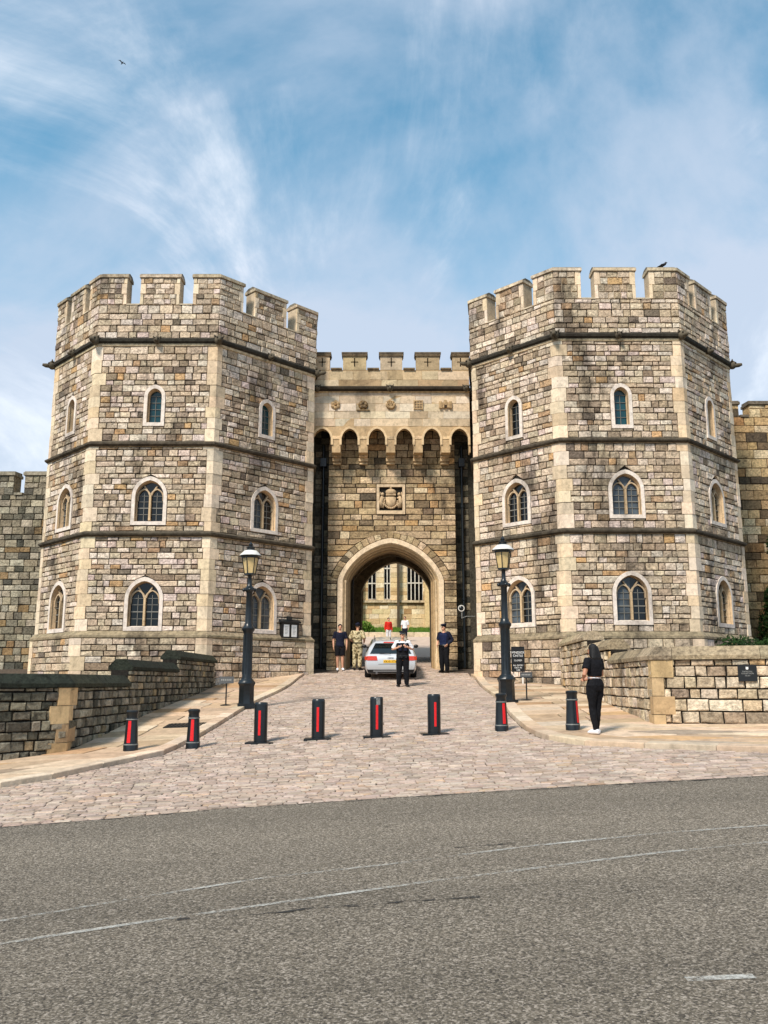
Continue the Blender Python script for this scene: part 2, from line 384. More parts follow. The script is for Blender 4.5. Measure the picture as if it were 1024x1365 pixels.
def wthing(name, label, cat, loc, group=None):
    o = thing(name, label, cat, loc, 0.0, group); WORLD.add(o.name)
    return o
def copy_tree(o, parent=None):
    c = o.copy(); COL.objects.link(c); c.parent = parent
    for ch in o.children: copy_tree(ch, c)
    return c
def jit(col, a):
    k = 1 + RND.uniform(-a, a)
    return (min(col[0]*k*(1+RND.uniform(-a, a)*0.25), 1), min(col[1]*k, 1), min(col[2]*k*(1+RND.uniform(-a, a)*0.3), 1), 1)
def pick(pal):
    r = RND.random() * sum(w for w, _ in pal)
    for w, c in pal:
        r -= w
        if r <= 0: return jit(c, 0.16)
    return jit(pal[-1][1], 0.16)
PAVZ = 0.065
# ================================================================== GROUND AND ROADS
def sheet(name, xs, yfun, z_off, mat, label=None, kind='structure'):
    """grid whose columns are xs and whose rows come from yfun(x) -> list of y"""
    mb = MB(); cols = [[(x, y, gz(x, y) + z_off) for y in yfun(x)] for x in xs]
    n = len(cols[0])
    v = [p for c in cols for p in c]; f = []
    for i in range(len(cols) - 1):
        for j in range(n - 1):
            f.append((i*n+j, (i+1)*n+j, (i+1)*n+j+1, i*n+j+1))
    mb.shape(v, f); o = mb.build(name, mat, None, smooth=True)
    tag(o, label, None, None, kind); return o
def lerp_list(a, b, n): return [a + (b - a) * i / n for i in range(n + 1)]
# asphalt edge from the photograph, on the ground
EDGE = sorted([G(px, py) for px, py in ((0, 1103), (150, 1091), (300, 1078), (512, 1064), (740, 1050), (880, 1042), (1024, 1034))])
def y_edge(x):
    if x < EDGE[0][0]: return EDGE[0][1] + (x - EDGE[0][0]) * 0.16
    if x > EDGE[-1][0]: return EDGE[-1][1] + (x - EDGE[-1][0]) * 0.16
    return interp(EDGE, x)
gx = [-400, -200, -100, -60, -40] + lerp_list(-30, 30, 40) + [40, 60, 100, 200, 400]
gy = [-300, -150, -80, -40] + lerp_list(-20, 80, 80) + [100, 150, 250, 500]
sheet('ground', gx, lambda x: gy, -0.17, 'earth', 'bare earth under roads and buildings')
sheet('road', lerp_list(-45, 45, 90), lambda x: lerp_list(-25, y_edge(x), 60), 0.0, 'asphalt', 'grey asphalt street in front of the castle gate')
KL = [(9.0, -14.0)] + sorted((y, x) for x, y in [G(px, py) for px, py in ((0, 1050), (70, 1038), (130, 1025), (215, 1007), (262, 985), (300, 962), (345, 935))])
KL += [(31.6, -3.05), (33.0, -2.9)]
KR = sorted((y, x) for x, y in [G(px, py) for px, py in ((1024, 1003), (880, 998), (770, 993), (722, 984), (700, 972), (680, 953), (665, 932))])
KR = [(KR[0][0] - 1.6, KR[0][1] + 6.5)] + KR + [(31.6, 3.3), (32.2, 3.2)]
def kerb_l(y): return interp(KL, y)
def kerb_r(y): return interp(KR, y)
WL = [(12.0, -9.8), (13.3, -9.0), (15.4, -6.9), (16.4, -5.9), (29.3, -5.65), (29.6, -5.65), (32.6, -2.95)]
def wall_l(y): return interp(WL, y)
WR = [(14.0, 13.0), (16.7, 5.15), (28.0, 5.7), (28.6, 6.0), (32.0, 3.2)]
def wall_r(y):
    return interp(WR, y)
sheet('driveway', lerp_list(-20, 20, 60), lambda x: lerp_list(y_edge(x) + 0.002, 60, 90), -0.022, 'joint_grit', 'dark jointing grit of the cobbled drive')

def block(mb, quad, ztop, zbot, col, ch=0.012, crown=0.0, jz=0.0):
    """stone lying in the ground: quad of (x, y), top following ztop(x, y), chamfered edge"""
    cx = sum(p[0] for p in quad) / 4; cy = sum(p[1] for p in quad) / 4
    tl = RND.uniform(-jz, jz)
    lo = [(x, y, ztop(x, y) + zbot) for x, y in quad]
    md = [(x, y, ztop(x, y) - ch * 0.8 + tl) for x, y in quad]
    hi = []
    for x, y in quad:
        d = max(math.hypot(x - cx, y - cy), 1e-3); k = max(0.3, 1 - ch * 1.5 / d)
        xx, yy = cx + (x - cx) * k, cy + (y - cy) * k
        hi.append((xx, yy, ztop(xx, yy) + tl + RND.uniform(-crown, crown)))
    v = lo + md + hi
    f = [(8, 9, 10, 11)]
    for i in range(4):
        j = (i + 1) % 4
        f += [(i, j, 4 + j, 4 + i), (4 + i, 4 + j, 8 + j, 8 + i)]
    mb.shape(v, f, col)
# ---- setts
PAL_SETT = [(4, C(179, 159, 144)), (3, C(169, 149, 134)), (2, C(188, 170, 154)), (1.0, C(154, 137, 123)), (0.5, C(182, 156, 133))]
setts = []
y = EDGE[0][1] - 0.4
row = 0
while y < 40.9:
    h = RND.uniform(0.085, 0.115)
    if y < 33.0: xa, xb = kerb_l(y + h/2) + 0.02, kerb_r(y + h/2) - 0.02
    else: xa, xb = -1.75, 2.2
    xa, xb = max(xa, -8.5), min(xb, 9.0)
    x = xa + RND.uniform(-0.1, 0)
    while x < xb:
        w = RND.uniform(0.14, 0.25)
        ye = y_edge(x + w/2)
        if y + h/2 > ye + 0.03 and x + w > xa and (y > 13 or abs(x) < 0.55 * y + 0.6):
            x0, x1 = max(x, xa), min(x + w, xb)
            if x1 - x0 > 0.05:
                b0 = max(y, y_edge(x0)) if y < ye else y
                setts.append((x0, x1, y, y + h))
        x += w
    y += h; row += 1
def sett(mb, q):
    x0, x1, y0, y1 = q; g = 0.008
    jx = lambda: RND.uniform(-0.006, 0.006)
    quad = [(x0+g+jx(), y0+g+jx()), (x1-g+jx(), y0+g+jx()), (x1-g+jx(), y1-g+jx()), (x0+g+jx(), y1-g+jx())]
    block(mb, quad, gz, -0.03, pick(PAL_SETT), 0.009, 0.003, 0.005)
drive = bpy.data.objects['driveway']
vis = sorted(setts, key=lambda q: -(q[1]-q[0]) * (q[3]-q[2]) / q[2]**3 if abs((q[0]+q[1])/2) < 0.445*q[2] else 0)
for q in vis[:300]:
    mb = MB(); sett(mb, q); mb.build('cobble', 'sett_stone', drive, center=True)
mb = MB()
for q in vis[300:]: sett(mb, q)
tag(mb.build('cobble_field', 'sett_stone', drive), 'pinkish grey stone setts laid in rows up to the gate', None, None, 'stuff')
mb = MB()
# ---- pavements: base, slabs, kerb stones
PAL_SLAB = [(3, C(196, 170, 142)), (3, C(182, 156, 128)), (2, C(206, 184, 159)), (1.0, C(183, 149, 113)), (1.2, C(160, 142, 123))]
def pavement(name, label, y0, y1, xl, xr, kerb, side):
    base = MB()
    top = lambda x, y: gz(x, y) + PAVZ
    ys = lerp_list(y0, y1, 40)
    for a, b_ in zip(ys, ys[1:]):
        n = 4
        for i in range(n):
            pa = [xl(a) + (xr(a) - xl(a)) * k / n for k in (i, i + 1)]; pb = [xl(b_) + (xr(b_) - xl(b_)) * k / n for k in (i, i + 1)]
            base.face([(pa[0], a, gz(pa[0], a) + 0.03), (pa[1], a, gz(pa[1], a) + 0.03), (pb[1], b_, gz(pb[1], b_) + 0.03), (pb[0], b_, gz(pb[0], b_) + 0.03)])
    pav = base.build(name, 'joint_grit'); tag(pav, label, None, None, 'structure')
    y = y0; kw = 0.30
    while y < y1 - 0.1:
        h = RND.uniform(0.55, 0.85); yb = min(y + h, y1)
        A0, A1, B0, B1 = xl(y), xr(y), xl(yb), xr(yb)
        wid = max(A1 - A0, B1 - B0)
        n = max(1, int(wid / RND.uniform(0.7, 0.95)))
        cuts = [0.0]
        for i in range(1, n): cuts.append((i + RND.uniform(-0.22, 0.22)) / n)
        cuts.append(1.0)
        for c0, c1_ in zip(cuts, cuts[1:]):
            g = 0.017
            q = [(A0 + (A1-A0)*c0 + g, y + g), (A0 + (A1-A0)*c1_ - g, y + g), (B0 + (B1-B0)*c1_ - g, yb - g), (B0 + (B1-B0)*c0 + g, yb - g)]
            if max(p[0] for p in q) < -9.5 or min(p[0] for p in q) > 9.5: continue
            s = MB(); block(s, q, top, -0.05, pick(PAL_SLAB), 0.010, 0.0, 0.006); s.build('paving_slab', 'paving_stone', pav, center=True)
        y = yb
    # kerb stones along the polyline
    pts = [Vector((x, y, 0)) for y, x in kerb]
    acc = []
    for a, b_ in zip(pts, pts[1:]):
        n = max(1, int((b_ - a).length / 0.12))
        acc += [a.lerp(b_, i / n) for i in range(n)]
    acc.append(pts[-1])
    i = 0
    while i < len(acc) - 2:
        j = min(i + RND.choice((6, 7, 8, 9)), len(acc) - 1)
        a, b_ = acc[i], acc[j]; d = (b_ - a)
        if d.length < 0.05: break
        d.normalize(); nrm = Vector((d.y, -d.x, 0)) * side
        a2, b2 = a + d * 0.004, b_ - d * 0.004
        q = [a2, b2, b2 - nrm * 0.28, a2 - nrm * 0.28]
        if side > 0: q = q[::-1]
        if min(p.x for p in q) > -10 and max(p.x for p in q) < 11:
            s = MB(); block(s, [(p.x, p.y) for p in q], lambda x, y: gz(x, y) + PAVZ + 0.012, -0.12, pick([(2, C(205, 184, 158)), (1, C(192, 168, 142))]), 0.015)
            s.build('kerb_stone', 'paving_stone', pav, center=True)
        i = j
pavement('pavement', 'sandy flagstone pavement beside the mossy low wall', 11.2, 32.4, lambda y: min(wall_l(y), kerb_l(y) - 0.3), lambda y: kerb_l(y) - 0.26, [k for k in KL if k[0] > 9.5], 1)
pavement('pavement', 'sandy flagstone pavement beside the pale low wall and the board', KR[0][0] + 0.05, 31.9, lambda y: kerb_r(y) + 0.26, lambda y: max(wall_r(y), kerb_r(y) + 0.3), KR, -1)
# ---- street paint
def paint(name, label, pix, width):
    pts = [G(*p) for p in pix]; mb = MB(); a = []
    for (x0, y0), (x1, y1) in zip(pts, pts[1:]):
        n = max(1, int(abs(x1 - x0) / 0.25)); a += [(x0 + (x1-x0)*i/n, y0 + (y1-y0)*i/n) for i in range(n)]
    a.append(pts[-1])
    for (x0, y0), (x1, y1) in zip(a, a[1:]):
        mb.face([(x0, y0 - width/2, gz(x0, y0 - width/2) + 0.006), (x1, y1 - width/2, gz(x1, y1 - width/2) + 0.006), (x1, y1 + width/2, gz(x1, y1 + width/2) + 0.006), (x0, y0 + width/2, gz(x0, y0 + width/2) + 0.006)])
    o = mb.build(name, 'worn_paint'); tag(o, label, None, None, 'structure')
paint('road_marking', 'worn white line on the asphalt beside the cobbles', [(-300, 1272), (0, 1229), (180, 1199), (350, 1172), (520, 1153), (700, 1130), (880, 1112), (1024, 1101), (1300, 1084)], 0.055)
paint('road_marking', 'worn white line along the middle of the street', [(-300, 1306), (20, 1257), (180, 1232), (370, 1205), (560, 1178), (740, 1155), (880, 1138), (1024, 1124), (1300, 1104)], 0.055)
paint('road_marking', 'short white dash on the near asphalt', [(915, 1308), (1006, 1303)], 0.06)

def seam(label, pix, width):
    pts = [G(*q) for q in pix]; mb = MB(); a = []
    for (x0, y0), (x1, y1) in zip(pts, pts[1:]):
        n = max(1, int(math.dist((x0, y0), (x1, y1)) / 0.12)); a += [(x0 + (x1-x0)*i/n, y0 + (y1-y0)*i/n + RND.uniform(-0.015, 0.015)) for i in range(n)]
    a.append(pts[-1]); w_ = [width*RND.uniform(0.3, 1.2) for _ in a]
    for (x0, y0), (x1, y1), wa, wb in zip(a, a[1:], w_, w_[1:]):
        mb.face([(x0, y0-wa, gz(x0, y0) + 0.004), (x1, y1-wb, gz(x1, y1) + 0.004), (x1, y1+wb, gz(x1, y1) + 0.004), (x0, y0+wa, gz(x0, y0) + 0.004)])
    tag(mb.build('tar_seam', 'tar_seam'), label, None, None, 'structure')
seam('broken dark tar seam in the asphalt', [(235, 1228), (330, 1221), (430, 1211), (540, 1203), (640, 1196)], 0.03)
seam('short dark tar patch on the asphalt', [(606, 1131), (650, 1128), (700, 1123)], 0.03)
seam('dark grimy gutter line between asphalt and cobbles', [(-60, 1109), (0, 1104), (150, 1092), (300, 1079), (512, 1065), (740, 1051), (880, 1043), (1024, 1035), (1100, 1031)], 0.05)
# ================================================================== MASONRY
class Frame:
    def __init__(s, a, b):
        s.a = Vector((a[0], a[1])); d = Vector((b[0]-a[0], b[1]-a[1])); s.len = d.length
        s.t = d / s.len; s.n = Vector((s.t.y, -s.t.x))
    def p(s, u, z, d=0.0):
        q = s.a + s.t * u + s.n * d
        return (q.x, q.y, z)
def mkrows(z0, z1, h, var=0.22):
    rows = []; z = z0
    while z < z1 - 0.02:
        hh = h * RND.uniform(1 - var, 1 + var)
        if z1 - z - hh < h * 0.45: hh = z1 - z
        rows.append((z, z + hh)); z += hh
    return rows
def masonry(fr, u0, u1, rows, pal, wmin, wmax, excl=None, out=None, d0=0.0, ends=None, rough=1.0):
    """stones of a coursed wall; excl(za, zb) -> free strips (a, b at the bed, a, b at the top); ends(i) -> (left, right) limits"""
    out = [] if out is None else out
    for i, (za, zb) in enumerate(rows):
        a, b = (u0, u1) if ends is None else ends(i)
        free = [(a, b, a, b)]
        if excl:
            for ex in excl(za, zb):
                ea, eb, ec, ed = ex if len(ex) == 4 else (ex[0], ex[1], ex[0], ex[1])
                nf = []
                for fa, fb, fc, fd in free:
                    if min(eb, ed) <= fa or max(ea, ec) >= fb: nf.append((fa, fb, fc, fd)); continue
                    if max(ea, ec) - fa > 0.05: nf.append((fa, min(ea, fb), fc, min(ec, fd)))
                    if fb - min(eb, ed) > 0.05: nf.append((max(eb, fa), fb, max(ed, fc), fd))
                free = nf
        for fa, fb, fc, fd in free:
            s, e = max(fa, fc), min(fb, fd); cuts = []
            x = s
            while True:
                w = RND.uniform(wmin, wmax)
                if RND.random() < 0.12: w *= 1.5
                if e - x - w < wmin * 0.8:
                    if e - x > wmax * 1.5: cuts.append((x + e) / 2)
                    break
                x += w; cuts.append(x)
            us = [(fa, fc)] + [(c, c) for c in cuts] + [(fb, fd)]
            for (a0, a1), (b0, b1) in zip(us, us[1:]):
                if max(b0 - a0, b1 - a1) < 0.03: continue
                out.append((fr, a0, b0, za, zb, pick(pal), d0 + RND.uniform(0.0, 0.03) * rough, a1 - a0, b1 - b0))
    return out
def stone(mb, st, g=0.015, ch=0.02):
    fr, a, b, z0, z1, col, d = st[:7]
    da, db = st[7:9] if len(st) > 7 else (0.0, 0.0)
    j = lambda s=0.008: RND.uniform(-s, s)
    at_, bt_ = a + da + g, b + db - g
    if at_ > bt_: at_ = bt_ = (at_ + bt_) / 2
    lo = [(a+g, z0+g), (max(b-g, a+g), z0+g), (bt_, z1-g), (at_, z1-g)]
    r1 = [(u + j(), z + j()) for u, z in lo]
    cu, cz = (a+b)/2, (z0+z1)/2
    r2 = []
    for u, z in r1:
        r2.append((u - math.copysign(min(ch, abs(u-cu)*0.5), u-cu), z - math.copysign(min(ch, abs(z-cz)*0.5), z-cz)))
    v = [fr.p(u, z, -0.045) for u, z in r1] + [fr.p(u, z, d - 0.012) for u, z in r1] + [fr.p(u, z, d + j(0.013)) for u, z in r2]
    f = [(8, 9, 10, 11)]
    for i in range(4):
        k = (i + 1) % 4
        f += [(i, k, 4+k, 4+i), (4+i, 4+k, 8+k, 8+i)]
    mb.shape(v, f, col)
def show_size(st):
    fr, a, b, z0, z1 = st[:5]
    x, y, z = fr.p((a+b)/2, (z0+z1)/2)
    dd = math.sqrt(x*x + y*y + z*z); cosv = -(x*fr.n.x + y*fr.n.y) / dd
    dep = y*cP + z*sP
    if dep <= 0 or cosv <= 0.02 or abs(x/dep) > 0.447: return 0.0
    return (b-a) * (z1-z0) * cosv / dd**2
def emit(stones, parent, mat, n=300, name='stone', stuff='stonework', g=0.015):
    stones = sorted(stones, key=lambda s: -show_size(s))
    for st in stones[:n]:
        mb = MB(); stone(mb, st, g); mb.build(name, mat, parent, center=True)
    if stones[n:]:
        mb = MB()
        for st in stones[n:]: stone(mb, st, g)
        tag(mb.build(stuff, mat, parent), None, None, None, 'stuff')
def wall_core(mb, fr, z0, z1, holes, d, col, u0=0.0, u1=None):
    """flat backing with rectangular openings"""
    u1 = fr.len if u1 is None else u1
    us = sorted({u0, u1} | {h[0] for h in holes} | {h[1] for h in holes}); zs = sorted({z0, z1} | {h[2] for h in holes} | {h[3] for h in holes})
    for a, b in zip(us, us[1:]):
        for c, e_ in zip(zs, zs[1:]):
            mu, mz_ = (a+b)/2, (c+e_)/2
            if any(h[0] < mu < h[1] and h[2] < mz_ < h[3] for h in holes): continue
            mb.face([fr.p(a, c, d), fr.p(b, c, d), fr.p(b, e_, d), fr.p(a, e_, d)], col)
def offset_poly(pts, d):
    n = len(pts); out = []
    for i in range(n):
        p0, p1, p2 = Vector(pts[i-1]), Vector(pts[i]), Vector(pts[(i+1) % n])
        t1, t2 = (p1-p0).normalized(), (p2-p1).normalized()
        n1, n2 = Vector((t1.y, -t1.x)), Vector((t2.y, -t2.x))
        m_ = (n1 + n2).normalized(); out.append(tuple(p1 + m_ * (d / max(m_.dot(n1), 0.3))))
    return out
MORTAR = C(42, 38, 33)
PAL_TOWER = [(3.6, C(207, 187, 161)), (3.4, C(195, 174, 148)), (2.8, C(220, 202, 182)), (1.8, C(177, 157, 132)), (0.7, C(152, 133, 112)), (0.35, C(200, 162, 117)), (0.3, C(123, 109, 94)), (0.4, C(181, 150, 118)), (0.9, C(214, 192, 177))]
PAL_GATE = [(3.0, C(189, 165, 130)), (2.6, C(171, 147, 112)), (1.8, C(205, 182, 149)), (1.6, C(147, 126, 97)), (0.45, C(190, 152, 107)), (0.7, C(126, 108, 86)), (0.3, C(98, 86, 70))]
PAL_CURT = [(3, C(156, 146, 125)), (2.5, C(137, 128, 109)), (2, C(176, 166, 145)), (1.2, C(111, 106, 92)), (0.5, C(146, 121, 88)), (0.4, C(85, 82, 72))]
PAL_RCURT = [(3, C(196, 167, 124)), (2.4, C(182, 151, 109)), (2, C(211, 188, 151)), (1.2, C(117, 98, 74)), (1.0, C(90, 78, 63)), (0.6, C(167, 129, 88))]
PAL_LWALL = [(3, C(140, 132, 114)), (2.4, C(122, 115, 99)), (1.6, C(160, 151, 131)), (1.2, C(96, 92, 80)), (0.4, C(164, 146, 114)), (0.5, C(74, 73, 62))]
PAL_RWALL = [(3, C(207, 187, 159)), (2.6, C(193, 173, 145)), (2, C(216, 198, 174)), (1.0, C(171, 151, 125)), (0.4, C(194, 163, 121)), (0.3, C(146, 130, 110))]
QUOIN = [(3, C(224, 202, 172)), (2, C(218, 194, 162)), (1.5, C(228, 208, 182)), (0.2, C(212, 184, 146))]
SURR = C(226, 212, 198)

# ------------------------------------------------------------------ windows
def arch_loop(w, z0, zs, c, n=8):
    """closed outline: bottom left, up, pointed head, down to bottom right"""
    R = w + c; a1 = math.acos(c / R); pts = [(-w, z0)]
    for i in range(n + 1):
        t = a1 * i / n; pts.append((c - R * math.cos(t), zs + R * math.sin(t)))
    for i in range(n - 1, -1, -1):
        t = a1 * i / n; pts.append((-c + R * math.cos(t), zs + R * math.sin(t)))
    pts.append((w, z0)); return pts
def strip_bar(mb, fr, uc, poly, hw, d0, d1, col):
    """bar of rectangular section following a polyline in the plane of the wall"""
    n = len(poly); L_, R_ = [], []
    for i in range(n):
        p0, p1 = poly[max(i-1, 0)], poly[min(i+1, n-1)]
        tx, tz = p1[0]-p0[0], p1[1]-p0[1]; l = math.hypot(tx, tz) or 1
        nx, nz = -tz/l, tx/l
        L_.append((poly[i][0]+nx*hw, poly[i][1]+nz*hw)); R_.append((poly[i][0]-nx*hw, poly[i][1]-nz*hw))
    for i in range(n - 1):
        for A, B in ((L_, R_),):
            mb.face([fr.p(uc+B[i][0], B[i][1], d1), fr.p(uc+B[i+1][0], B[i+1][1], d1), fr.p(uc+A[i+1][0], A[i+1][1], d1), fr.p(uc+A[i][0], A[i][1], d1)], col)
        for A in (L_, R_):
            mb.face([fr.p(uc+A[i][0], A[i][1], d0), fr.p(uc+A[i+1][0], A[i+1][1], d0), fr.p(uc+A[i+1][0], A[i+1][1], d1), fr.p(uc+A[i][0], A[i][1], d1)], col)
def window(fr, uc, z0, z1, wo, lights, parent):
    """pale pointed surround, splayed reveal, stone mullion with Y tracery, leaded panes"""
    rim = 0.125 if lights == 2 else 0.125
    w = wo - rim; c = 0.16 * w; rise_o = math.sqrt((wo+0.16*wo)**2 - (0.16*wo)**2)
    zs = z1 - rise_o; zb = z0 + 0.13
    outer = arch_loop(wo, z0, zs, 0.16*wo); inner = arch_loop(w, zb, zs, c)
    wi = w - 0.045; back = arch_loop(wi, zb + 0.05, zs, 0.16*wi)
    D = 0.04; E = -0.22
    mb = MB(); n = len(outer)
    q = lambda p, d: fr.p(uc + p[0], p[1], d)
    for i in range(n):
        j = (i + 1) % n
        mb.face([q(outer[j], D), q(outer[i], D), q(inner[i], D), q(inner[j], D)], jit(SURR, 0.05))
        mb.face([q(inner[j], D), q(inner[i], D), q(back[i], E), q(back[j], E)], C(214, 184, 146) if i not in (n-1,) else SURR)
        mb.face([q(outer[i], D), q(outer[j], D), q(outer[j], -0.06), q(outer[i], -0.06)], SURR)
    # mortar plate that closes the backing round the head
    top = z1 + 0.05; hw = wo - 0.02
    rect = [(-hw, zb)] + [(-hw, zs)] + [(-hw + 2*hw*i/16, top) for i in range(1, 16)] + [(hw, zs), (hw, zb)]
    rr = arch_loop(w, zb, zs, c)
    rect = []
    for (u, z) in rr:
        if z <= zs + 1e-6: rect.append((math.copysign(hw, u), z))
        else:
            k = (z - zs) / (rr[len(rr)//2][1] - zs)
            rect.append((math.copysign(hw, u) * min(1, 2.2*(1-k) + 0.0) if k > 0.545 else math.copysign(hw, u), zs + (top - zs) * min(1, k * 1.8)))
    for i in range(n - 1):
        mb.face([q(rect[i], -0.035), q(rect[i+1], -0.035), q(rr[i+1], -0.035), q(rr[i], -0.035)], MORTAR)
    wobj = mb.build('window', 'dressed_stone', parent)
    GD = E + 0.03
    apex = back[len(back)//2]
    if lights == 2:
        half = len(back)//2
        for side in (0, 1):
            pts = back[:half+1] + [(0, zb + 0.05)] if side == 0 else back[half:] + [(0, zb + 0.05)]
            g = MB(); g.face([q(p, GD) for p in pts][::-1]); g.build('pane', RND.choice(('window_glass', 'window_glass', 'window_pale')), wobj)
        mm = MB(); hb = wi / 2
        strip_bar(mm, fr, uc, [(0, zb + 0.05), (0, zs + 0.05)], 0.035, GD - 0.02, GD + 0.12, C(204, 176, 138))
        for sgn in (-1, 1):
            lp = arch_loop(hb, zs - 0.15, zs - 0.02, 0.35*hb, 5)
            strip_bar(mm, fr, uc, [(sgn*hb + p[0], p[1]) for p in lp], 0.022, GD - 0.02, GD + 0.09, C(196, 172, 140))
            strip_bar(mm, fr, uc, [(0, zs - 0.02), (sgn*wi*0.16, zs + 0.35*wi), (sgn*wi*0.50, zs + 0.86*wi)], 0.022, GD - 0.02, GD + 0.085, C(196, 172, 140))
        mm.build('mullion', 'dressed_stone', wobj)
        gb = MB()
        for sgn in (-1, 1):
            strip_bar(gb, fr, uc, [(sgn*hb, zb + 0.05), (sgn*hb, zs + 0.3*wi)], 0.009, GD - 0.01, GD + 0.03, C(120, 118, 110))
            k = zb + 0.05 + (zs - zb) * 0.5
            strip_bar(gb, fr, uc, [(sgn*0.03, k), (sgn*wi, k)], 0.018, GD - 0.01, GD + 0.035, C(150, 148, 142))
            for t in (0.25, 0.75, 0.98):
                k = zb + 0.05 + (zs - zb) * t
                strip_bar(gb, fr, uc, [(sgn*0.03, k), (sgn*wi, k)], 0.008, GD - 0.01, GD + 0.03, C(120, 118, 110))
        gb.build('glazing_bars', 'glazing_bar', wobj)
    else:
        g = MB(); g.face([q(p, GD) for p in back][::-1]); g.build('pane', RND.choice(('window_teal', 'window_teal', 'window_glass')), wobj)
        gb = MB()
        strip_bar(gb, fr, uc, [(0, zb + 0.05), (0, zs + 0.3*wi)], 0.007, GD - 0.01, GD + 0.03, C(90, 92, 92))
        for t in (0.25, 0.5, 0.75, 1.0):
            k = zb + 0.05 + (zs - zb) * t
            strip_bar(gb, fr, uc, [(-wi, k), (wi, k)], 0.007, GD - 0.01, GD + 0.03, C(90, 92, 92))
        gb.build('glazing_bars', 'glazing_bar', wobj)
    def half_z(z):
        if z <= zs: return wo
        R = wo*1.16
        return max(0.0, math.sqrt(max(R*R - (z-zs)**2, 0)) - 0.16*wo)
    def ex(za, zb_):
        if zb_ <= z0 or za >= z1: return []
        h0, h1 = half_z(max(za, z0)), half_z(min(zb_, z1)) if zb_ < z1 else 0.0
        return [(uc - h0 - 0.004, uc + h0 + 0.004, uc - h1 - 0.004, uc + h1 + 0.004)]
    return (uc - w + 0.03, uc + w - 0.03, zb + 0.0, z1 - 0.09), ex, (uc - wo, uc + wo, z0)

# ------------------------------------------------------------------ octagonal gate towers
def sweep(mb, polyfun, prof, col, close=True):
    rings = [(polyfun(d), z) for d, z in prof]
    for (pa, za), (pb, zb) in zip(rings, rings[1:]):
        n = len(pa)
        for i in range(n if close else n - 1):
            j = (i + 1) % n
            mb.face([(*pa[i], za), (*pa[j], za), (*pb[j], zb), (*pb[i], zb)], jit(col, 0.1))
def carved_head(parent, fr, u, z, s=1.0, long=0.0):
    mb = MB(); o = fr.p(u, z, 0.14); n = fr.n; t = fr.t
    col = C(92, 84, 70)
    mb.ball(o, (0.11*s, 0.11*s, 0.125*s), 10, 7, col)
    q = lambda a, b_, c_: (o[0] + t.x*a + n.x*b_, o[1] + t.y*a + n.y*b_, o[2] + c_)
    mb.tube([q(0, 0.02, -0.03), q(0, 0.13*s + long*0.5, -0.04), q(0, 0.17*s + long, -0.02 if long else -0.06)], [0.07*s, 0.06*s, 0.035*s], 8, col)
    for sg in (-1, 1):
        mb.tube([q(sg*0.07*s, 0.0, 0.06*s), q(sg*0.13*s, 0.02, 0.13*s)], [0.04*s, 0.012*s], 6, col)
        mb.ball(q(sg*0.05*s, 0.09*s, 0.035*s), 0.028*s, 6, 5, C(50, 46, 40))
    mb.tube([q(0, -0.2, -0.02), q(0, 0.02, 0)], [0.08*s, 0.09*s], 8, col)
    mb.build('carved_head', 'weathered_stone', parent, smooth=True)
